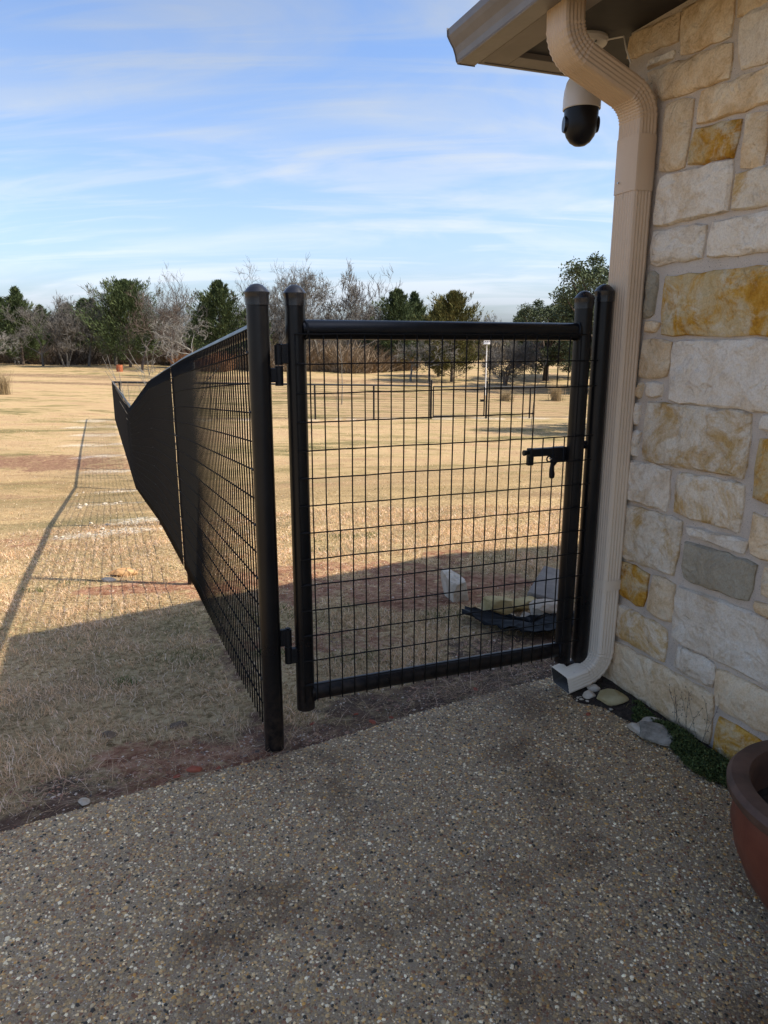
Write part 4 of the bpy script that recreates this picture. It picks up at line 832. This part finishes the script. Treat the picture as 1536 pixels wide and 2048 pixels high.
# pale sprouting tufts in the lawn
for i, (x, y, l_) in enumerate([(-2.55, 5.0, 'small green tuft of grass in the sunlit lawn, near the rail shadow'), (-1.28, 3.25, 'small green tuft in the shaded grass left of the fence'), (-.62, 3.62, 'small green tuft close to the fence foot')]):
    n_ = 60; tag(link('grass_tuft', blades(x+RNG.normal(0, .05, n_), y+RNG.normal(0, .03, n_), np.full(n_, gz(x, y)), RNG.uniform(.03, .06, n_), np.full(n_, .004), np.tile([(.09, .14, .035)], (n_, 1)), RNG.uniform(.2, .9, n_))), l_, 'grass tuft')
# ================================================ TREES
def bare_tree(seed, H=8., spread=.55, forks=4, up=.25, nl=5, r0=.13, twr=.022, trunk_frac=.22, multi=1):
    rr = random.Random(seed); big = MB(); tw = MB()
    def grow(p, d, ln, r, lev):
        m = 4 if lev < 2 else 3; pts = [p]; rs = [r]; q = p; dd = d
        for i in range(m):
            wob = .10+.06*lev; dd = (dd+Vector((rr.gauss(0, wob), rr.gauss(0, wob), rr.gauss(0, wob)+up*.12*lev))).normalized(); q = q+dd*ln/m; pts.append(q); rs.append(r*(1-.62*(i+1)/m))
        mb = big if lev < 2 else tw; mb.tube(pts, rs, 6 if lev == 0 else 4 if lev == 1 else 3, False)
        if lev >= nl: return
        nb_ = forks+(2 if lev == 0 else 0)+(1 if lev == nl-1 else 0)
        for i in range(nb_):
            f = rr.uniform(.35 if lev else .45, 1) if i < nb_-1 else 1; k = min(m-1, int(f*m)); fp_ = pts[k].lerp(pts[k+1], f*m-k) if k < m else pts[m]
            a = rr.uniform(0, 2*math.pi); tilt = rr.uniform(.6, 1.15)*spread*(1.25 if lev == 0 else 1); u_, v_ = big.frame(dd)
            nd = (dd*math.cos(tilt)+(u_*math.cos(a)+v_*math.sin(a))*math.sin(tilt)+Vector((0, 0, up*.5))).normalized()
            grow(fp_, nd, ln*rr.uniform(.55, .82), max(twr*.7, rs[k]*rr.uniform(.42, .62)), lev+1)
    for j in range(multi):
        a = rr.uniform(0, 6.28); d = Vector((math.cos(a)*.18*(multi > 1), math.sin(a)*.18*(multi > 1), 1)).normalized()
        grow(Vector((math.cos(a)*.12*(multi > 1), math.sin(a)*.12*(multi > 1), -.15)), d, H*trunk_frac*rr.uniform(1, 1.35), r0, 0)
    zmax = sorted(v[2] for v in tw.v)[int(len(tw.v)*.99)]; s = H/zmax
    for mb in (big, tw): mb.v = [(v[0]*s, v[1]*s, v[2]*s) for v in mb.v]
    return big, tw
def leafcloud(P, D, size, rg, wf=.11):
    n = len(P); e = np.cross(D, rg.normal(0, 1, (n, 3))); e /= np.linalg.norm(e, axis=1)[:, None]+1e-6; s = size[:, None]
    return np.stack([P, P+D*s*.4+e*s*wf, P+D*s, P+D*s*.4-e*s*wf], 1).reshape(-1, 3)
def cedar(seed, H=8., wid=.30, nbr=170, per=80, low=.04, ragged=.3):
    rg = np.random.default_rng(seed); Ps = []; Ds = []; Ss = []
    for i in range(nbr):
        f = rg.random()**1.15; z = H*(low+(1-low)*f); rad = H*wid*1.15*(1-f)**1.08*(1-.3*max(0, .12-f)/.12)*rg.uniform(1-ragged, 1+ragged)+.06; a = rg.uniform(0, 2*math.pi)
        upk = rg.uniform(.3, .9)+1.2*f; tip = np.array([math.cos(a)*rad, math.sin(a)*rad, z+rad*upk]); st_ = np.array([0, 0, z-.1])
        t = rg.uniform(.25, 1, per)**.7; c = st_[None]+(tip-st_)[None]*t[:, None]; sp_ = .06+.20*(1-t); c = c+rg.normal(0, 1, (per, 3))*(sp_*(.7+rad*.35))[:, None]*np.array([1, 1, .7])
        d = (tip-st_)/np.linalg.norm(tip-st_); dd = d[None]*1.1+rg.normal(0, .42, (per, 3))+np.array([0, 0, .35]); dd /= np.linalg.norm(dd, axis=1)[:, None]
        Ps.append(c); Ds.append(dd); Ss.append(rg.uniform(.14, .40, per))
    top = np.array([0, 0, H]); t = rg.random(120); Ps.append(np.stack([rg.normal(0, .06, 120), rg.normal(0, .06, 120), H*(.86+.13*t)], 1)); dd = rg.normal(0, .3, (120, 3))+np.array([0, 0, 1]); Ds.append(dd/np.linalg.norm(dd, axis=1)[:, None]); Ss.append(rg.uniform(.12, .3, 120))
    P, D, S = map(np.concatenate, (Ps, Ds, Ss)); P[:, 2] = np.maximum(P[:, 2], .05)
    V = leafcloud(P, D, S, rg); n = len(P); tr = MB(); tr.tube([(0, 0, -.2), (.02, 0, H*.3), (0, .03, H*.9)], [.16, .11, .02], 7, False)
    for i in range(18):
        z = H*rg.uniform(.03, .5); a = rg.uniform(0, 6.28); q = H*wid*.7; tr.tube([(0, 0, z), (math.cos(a)*q*.6, math.sin(a)*q*.6, z+q*.25), (math.cos(a)*q, math.sin(a)*q, z+q*.6)], [.035, .02, .01], 4, False)
    return tr, V, n
def oak(seed, H=9., R=4.2, ncl=190, per=170):
    rg = np.random.default_rng(seed); tr = MB(); Ps = []
    cz = H*.56; 
    for i in range(ncl):
        d = rg.normal(0, 1, 3); d /= np.linalg.norm(d); q = rg.uniform(.45, 1)**.5; b_ = 1+.22*math.sin(d[0]*5+seed)+.15*math.sin(d[1]*7+2*seed)
        c = np.array([d[0]*R*q*b_, d[1]*R*q*b_, cz+d[2]*H*.40*q*b_]); c[2] = max(c[2], H*.11); r = rg.uniform(.45, .95)
        p = rg.normal(0, 1, (per, 3)); p /= np.linalg.norm(p, axis=1)[:, None]; p *= (rg.random(per)**.4)[:, None]*r*np.array([1, 1, .7]); Ps.append(c+p)
        if i % 3 == 0: tr.tube([(0, 0, H*.2), tuple(c*.5+np.array([0, 0, H*.12])), tuple(c)], [.16, .08, .03], 4, False)
    P = np.concatenate(Ps); n = len(P); D = rg.normal(0, 1, (n, 3)); D /= np.linalg.norm(D, axis=1)[:, None]
    tr.tube([(0, 0, -.3), (.05, 0, H*.12), (0, .05, H*.22)], [.40, .30, .26], 10, False)
    return tr, leafcloud(P, D, rg.uniform(.12, .24, n), rg, .30), n
def leafmesh(V, n, mat): return np_mesh('crown', V, np.full(n, 4), np.arange(n*4), M[mat])
BARE = []
for sd, kw, mt in [(1, dict(spread=.70, forks=3, up=.26, twr=.018, nl=6), 'bark_grey'), (2, dict(spread=.5, forks=4, up=.35, multi=3, r0=.10), 'bark_grey'), (3, dict(spread=.75, forks=3, up=.2, nl=6, trunk_frac=.28), 'bark_brown'), (4, dict(spread=.60, forks=3, up=.34, twr=.024, trunk_frac=.30, nl=6), 'bark_grey')]:
    g_, t_ = bare_tree(sd, **kw); BARE.append((g_.mesh('trunk', M[mt], True), t_.mesh('twigs', M[mt])))
PALE = []
for sd in (11, 12):
    g_, t_ = bare_tree(sd, spread=.62, forks=3, up=.36, r0=.09, multi=3, twr=.014, trunk_frac=.28); PALE.append((g_.mesh('trunk', M['bark_pale'], True), t_.mesh('twigs', M['bark_grey'])))
g_, t_ = bare_tree(21, spread=1.05, forks=3, up=.12, r0=.15, trunk_frac=.24, twr=.026); LOW = [(g_.mesh('trunk', M['bark_pale'], True), t_.mesh('twigs', M['bark_pale']))]
g_, t_ = bare_tree(22, spread=.85, forks=4, up=.2, r0=.11, trunk_frac=.2, multi=3); LOW.append((g_.mesh('trunk', M['bark_brown'], True), t_.mesh('twigs', M['bark_grey'])))
g_, t_ = bare_tree(31, spread=.5, forks=3, up=.55, r0=.10, trunk_frac=.40); SLIM = [(g_.mesh('trunk', M['bark_grey'], True), t_.mesh('twigs', M['bark_brown']))]
CED = []
for sd, kw, mt in [(1, dict(wid=.25, nbr=230, ragged=.4), 'cedar_green'), (2, dict(wid=.32, nbr=260, ragged=.5), 'cedar_green'), (3, dict(wid=.46, nbr=420, ragged=.45), 'cedar_green'), (4, dict(wid=.40, nbr=330, ragged=.45), 'cedar_ochre')]:
    tr, V, n_ = cedar(sd, **kw); CED.append((tr.mesh('trunk', M['bark_brown'], True), leafmesh(V, n_, mt)))
OAK = []
for sd in (5, 6):
    tr, V, n_ = oak(sd); OAK.append((tr.mesh('trunk', M['bark_brown'], True), leafmesh(V, n_, 'oak_leaf')))
def plant(name, pair, refH, x, y, h, label, cat, group=None, wide=1., second='crown'):
    s = h/refH; t = tag(empty(name, (x, y, gz(x, y)-.05), random.uniform(0, 6.28), (s*wide, s*wide, s)), label, cat, group)
    link('trunk', pair[0], t); link(second, pair[1], t); return t
TREES = [('cedar',-38.21,78.0,7.69,'ragged dark cedar at the far left edge of the tree line'),('cedar',-42.89,84.0,6.97,'darker cedar cut by the left edge of the picture'),
('bare',-34.72,75.0,5.90,'bare grey tree with one slender trunk in front of the left cedars'),('bare1',-31.99,74.0,6.47,'bare tree with several pale trunks from one foot, left of the broad cedar'),('bare',-30.47,76.0,6.19,'small bare tree with a straight pale trunk just left of the broad dark cedar'),
('cedar',-32.74,84.0,6.96,'cedar top showing behind the small bare tree'),('cedarw',-26.16,76.0,8.3,'broad dark cedar behind the orange drum'),('bare',-29.15,80.0,7.91,'bare tree leaning its twigs into the left of the broad cedar'),
('bare2',-23.06,70.0,6.81,'bare brown tree standing just right of the orange drum'),('pale',-20.64,72.0,9.04,'tall pale bare tree right of the broad cedar'),('low',-16.03,62.0,5.08,'low spreading bare tree with crooked pale branches left of the hinge post'),
('cedar1',-16.50,75.0,8.39,'tall green cedar just left of the hinge post'),('cedar',-18.98,80.0,7.01,'green cedar half hidden behind the tall pale bare tree'),('bare',-16.17,82.0,6.08,'bare tree just behind the hinge post top'),
('pale',-11.05,75.0,9.73,'tall pale bare tree seen between the two left posts'),('pale1',-9.55,78.0,10.17,'tall pale bare tree just right of the gate upright cap'),('bare',-6.43,75.0,9.45,'tall bare grey tree over the left part of the gate'),('bare3',-4.07,76.0,9.81,'wide bare tree over the gate, left of the slim lone one'),
('slim',-1.23,80.0,10.36,'slim tall bare tree standing alone above the gate rail'),('cedar1',1.41,78.0,8.04,'dark green cedar above the middle of the gate rail'),('cedar',3.31,82.0,7.95,'narrower green cedar directly right of the dark green one'),
('low',2.34,64.0,3.43,'small bare pale tree under the pair of green cedars'),('ochre',5.90,64.0,7.34,'olive and rust coloured cedar above the right part of the gate'),('cedar',5.19,70.0,6.76,'green cedar peeping out behind the rust coloured one'),('low',3.78,62.0,3.89,'small bare tree with tangled pale branches in front of the rust coloured cedar'),
('bare',15.60,112.0,6.43,'far bare tree low on the skyline right of the rust coloured cedar'),('low1',9.85,60.0,3.73,'bare tree with crossed dark trunks beside the birdhouse pole'),('cedar',16.97,92.0,6.40,'thin distant cedar left of the live oaks'),
('oak',14.54,66.0,7.06,'dense live oak left of the latch side of the gate'),('oak1',18.23,70.0,7.48,'dense live oak behind the latch upright'),('oak',17.04,56.0,9.92,'tallest live oak rising beside the downspout'),('oak1',13.3,26.2,8.2,'nearest live oak, right of the field behind the house corner'),
('cedar',-43.94,80.0,7.15,'cedar beyond the left edge of the tree line'),('bare',-43.83,76.0,6.44,'bare tree beyond the left edge of the tree line'),('low',-36.79,70.0,3.52,'low bare tree spreading in front of the leftmost cedars')]
for q in TREES:
    kd, x, y, h, lb = q; i = int(kd[-1]) if kd[-1].isdigit() else 0
    if kd.startswith('cedarw'): plant('cedar_tree', CED[2], 8, x, y, h, lb, 'cedar tree')
    elif kd.startswith('cedar'): plant('cedar_tree', CED[i], 8, x, y, h, lb, 'cedar tree', wide=1.15)
    elif kd == 'ochre': plant('cedar_tree', CED[3], 8, x, y, h, lb, 'cedar tree')
    elif kd.startswith('oak'): plant('live_oak', OAK[i], 9, x, y, h, lb, 'oak tree')
    else:
        S_ = dict(bare=BARE, pale=PALE, low=LOW, slim=SLIM)[kd.rstrip('0123456789')]; plant('bare_tree', S_[i % len(S_)], 8, x, y, h, lb, 'bare tree', wide=1.1 if kd[:3] == 'low' else 1)
BACK = [('bare',-56.4,93.7,6.3),('pale',-52.8,90.2,6.3),('bare',-60.2,107.2,4.8),('bare',-52.5,96.6,4.6),('cedar',-58.5,110.6,7.2),('cedar',-47.0,92.6,5.8),('pale',-50.8,102.5,5.1),('pale',-45.2,93.9,5.9),('cedar',-40.5,88.2,5.7),('pale',-43.7,100.2,5.8),('cedar',-41.7,98.8,6.3),('cedar',-35.6,89.0,6.4),('bare',-39.6,103.6,5.1),('bare',-33.2,92.7,5.6),('bare',-33.3,98.6,6.5),('cedar',-30.4,95.7,5.4),('pale',-27.3,89.5,6.1),('bare',-26.8,93.7,6.0),('bare',-24.0,88.6,5.7),('cedar',-27.5,110.9,5.3),('bare',-22.5,94.9,4.4),('bare',-23.3,108.9,5.5),('bare',-18.5,92.6,5.7),('pale',-19.0,102.4,6.8),('cedar',-15.5,89.1,6.3),('bare',-14.7,101.7,6.1),('bare',-11.5,93.0,6.8),('pale',-10.0,102.3,4.6),('bare',-8.2,99.8,6.5),('bare',-6.6,100.7,5.1),('bare',-3.8,92.8,6.4),('bare',-1.7,88.9,5.8),('bare',0.5,98.3,6.6),('bare',1.9,94.1,6.4),('cedar',4.6,98.0,6.5),('pale',8.4,135.3,4.5),('bare',11.2,134.6,4.2),('pale',12.2,115.2,4.3),('bare',18.1,135.2,5.4),('pale',20.6,128.4,4.5),('cedar',23.6,132.2,4.6)]
for i, (kd, x, y, h) in enumerate(BACK):
    h *= 1.12 if x < -14 else 1
    if kd == 'cedar': plant('cedar_tree', CED[i % 2], 8, x, y, h, 'cedar in the back row of the woodland, behind the front trees', 'cedar tree', 'cedars in the back row of the woodland', 1.3)
    else: plant('bare_tree', (BARE+PALE)[i % 6], 8, x, y, h, 'bare tree in the back row of the woodland, behind the front trees', 'bare tree', 'bare trees in the back row of the woodland', 1.2)
# woodland underbrush: one mass of stems, twigs and dead leaves
def brush(n, xa, xb, yf, dep, hmax, c1, c2, seed, name, label, hole=None, wbl=.035):
    rg = np.random.default_rng(seed); x = rg.uniform(xa, xb, n); y = yf(x)+rg.random(n)**1.3*dep; hgt = hmax*(.35+.75*fbm(x*.25, y*.4, seed, 3))*rg.uniform(.3, 1.1, n)
    z = ground(x, y)-.05; d = rg.normal(0, .75, (n, 3)); d[:, 2] = 1; z0 = rg.random(n)*.55*hgt; P = np.stack([x, y, z+z0], 1); tip = P+d*(hgt*rg.uniform(.4, 1, n))[:, None]*.7
    w_ = rg.uniform(.5, 1.3, n)*wbl; V = np.stack([P-np.stack([w_, w_*0, w_*0], 1), P+np.stack([w_, w_*0, w_*0], 1), tip], 1).reshape(-1, 3)
    t = rg.random((n, 1)); c = np.array(c1)*(1-t)+np.array(c2)*t; c = c*rg.uniform(.6, 1.25, (n, 1))
    return tag(link(name, np_mesh(name, V, np.full(n, 3), np.arange(n*3), M['brush'], np.repeat(c, 3, 0))), label, 'undergrowth', kind='stuff')
brush(42000, -62, -19, lambda x: 80+1.5*np.sin(x*.4), 16, 3.4, (.07, .055, .045), (.14, .115, .09), 1, 'underbrush', 'dark grey-brown undergrowth along the foot of the left tree line', wbl=.05)
brush(30000, -19, 3.5, lambda x: 73+1.2*np.sin(x*.7)+np.maximum(0, x+4)*.5, 12, 3.6, (.16, .115, .075), (.30, .225, .15), 2, 'underbrush', 'dense brown dry thicket behind the field fence', wbl=.04)
brush(5000, -20, -15, lambda x: 70+0*x, 5, 2.6, (.20, .09, .04), (.30, .16, .08), 4, 'underbrush', 'reddish dead-leaf thicket right of the broad cedar')
brush(14000, 3.5, 48, lambda x: 104+0*x, 20, 4.4, (.10, .085, .06), (.17, .14, .10), 3, 'underbrush', 'thin far undergrowth below the skyline on the right', wbl=.06)
brush(16000, -75, 6, lambda x: 112+0*x, 14, 6.5, (.07, .06, .045), (.13, .115, .085), 7, 'underbrush', 'dark wood far behind the tree line', wbl=.10)
# tall dry grass clumps in the field
for i, (x, y, h, l_) in enumerate([(-21.4, 41, 1.7, 'tall clump of dry ornamental grass at the left edge of the field'), (11.2, 47.5, 1.5, 'tall dry grass clump beyond the field fence at the right'), (7.9, 47, .9, 'shorter dry grass clump beside the birdhouse pole foot')]):
    n_ = 260; tag(link('tall_grass', blades(x+RNG.normal(0, .18, n_), y+RNG.normal(0, .18, n_), np.full(n_, gz(x, y)), RNG.uniform(.5, 1, n_)*h, np.full(n_, .02), np.tile([(.42, .32, .18)], (n_, 1))*RNG.uniform(.7, 1.1, (n_, 1)), RNG.uniform(.05, .45, n_))), l_, 'dry grass')
# bare saplings
def sapling(x, y, h, label, mat, seed, nst=1, spread=.3, r=.02):
    rr = random.Random(seed); t = tag(empty('sapling', (x, y, gz(x, y))), label, 'sapling'); b = MB(); tw = MB()
    for s in range(nst):
        a = rr.uniform(0, 6.28); d = Vector((math.cos(a)*spread*(nst > 1), math.sin(a)*spread*(nst > 1), 1)).normalized(); p = Vector((0, 0, -.05)); pts = [p]; rs = [r]
        for i in range(7):
            d = (d+Vector((rr.gauss(0, .07), rr.gauss(0, .07), .03))).normalized(); p = p+d*h/7; pts.append(p); rs.append(r*(1-.12*(i+1)))
            if i > 1:
                for _ in range(2):
                    e = (d+Vector((rr.gauss(0, .6), rr.gauss(0, .6), .2))).normalized(); q = p+e*h*.12; tw.tube([p, q, q+(e+Vector((0, 0, .4))).normalized()*h*.13], [r*.4, r*.3, r*.15], 4, False)
        b.tube(pts, rs, 6, False)
    b.build('trunk', M[mat], t, True); tag(tw.build('twigs', M[mat], t), kind='stuff'); return t
sapling(-4.55, 14.6, 2.25, 'bare whitish sapling with forked stems poking over the dip of the fence', 'bark_pale', 3, 4, .42, .018)
sapling(-4.9, 17.2, 2.2, 'thin bare brown shrub behind the fence dip', 'bark_brown', 4, 5, .3, .012)
sapling(-2.35, 40.5, 4.2, 'young bare tree with a pale trunk guard beyond the field fence', 'bark_pale', 6, 1, .2, .035)
for i, (x, y, l_) in enumerate([(-2.33, 36.2, 'thin white stake in the lawn before the field fence'), (5.6, 27.5, 'thin pale sapling stake on the shaded lawn before the field gate')]): sapling(x, y, 1.6+.9*i, l_, 'bark_pale', 30+i, 1, .1, .014)
for ob in scn.objects:
    if ob.type == 'MESH' and ob.parent is None and 'kind' not in ob and 'label' not in ob: print('UNLABELLED', ob.name)
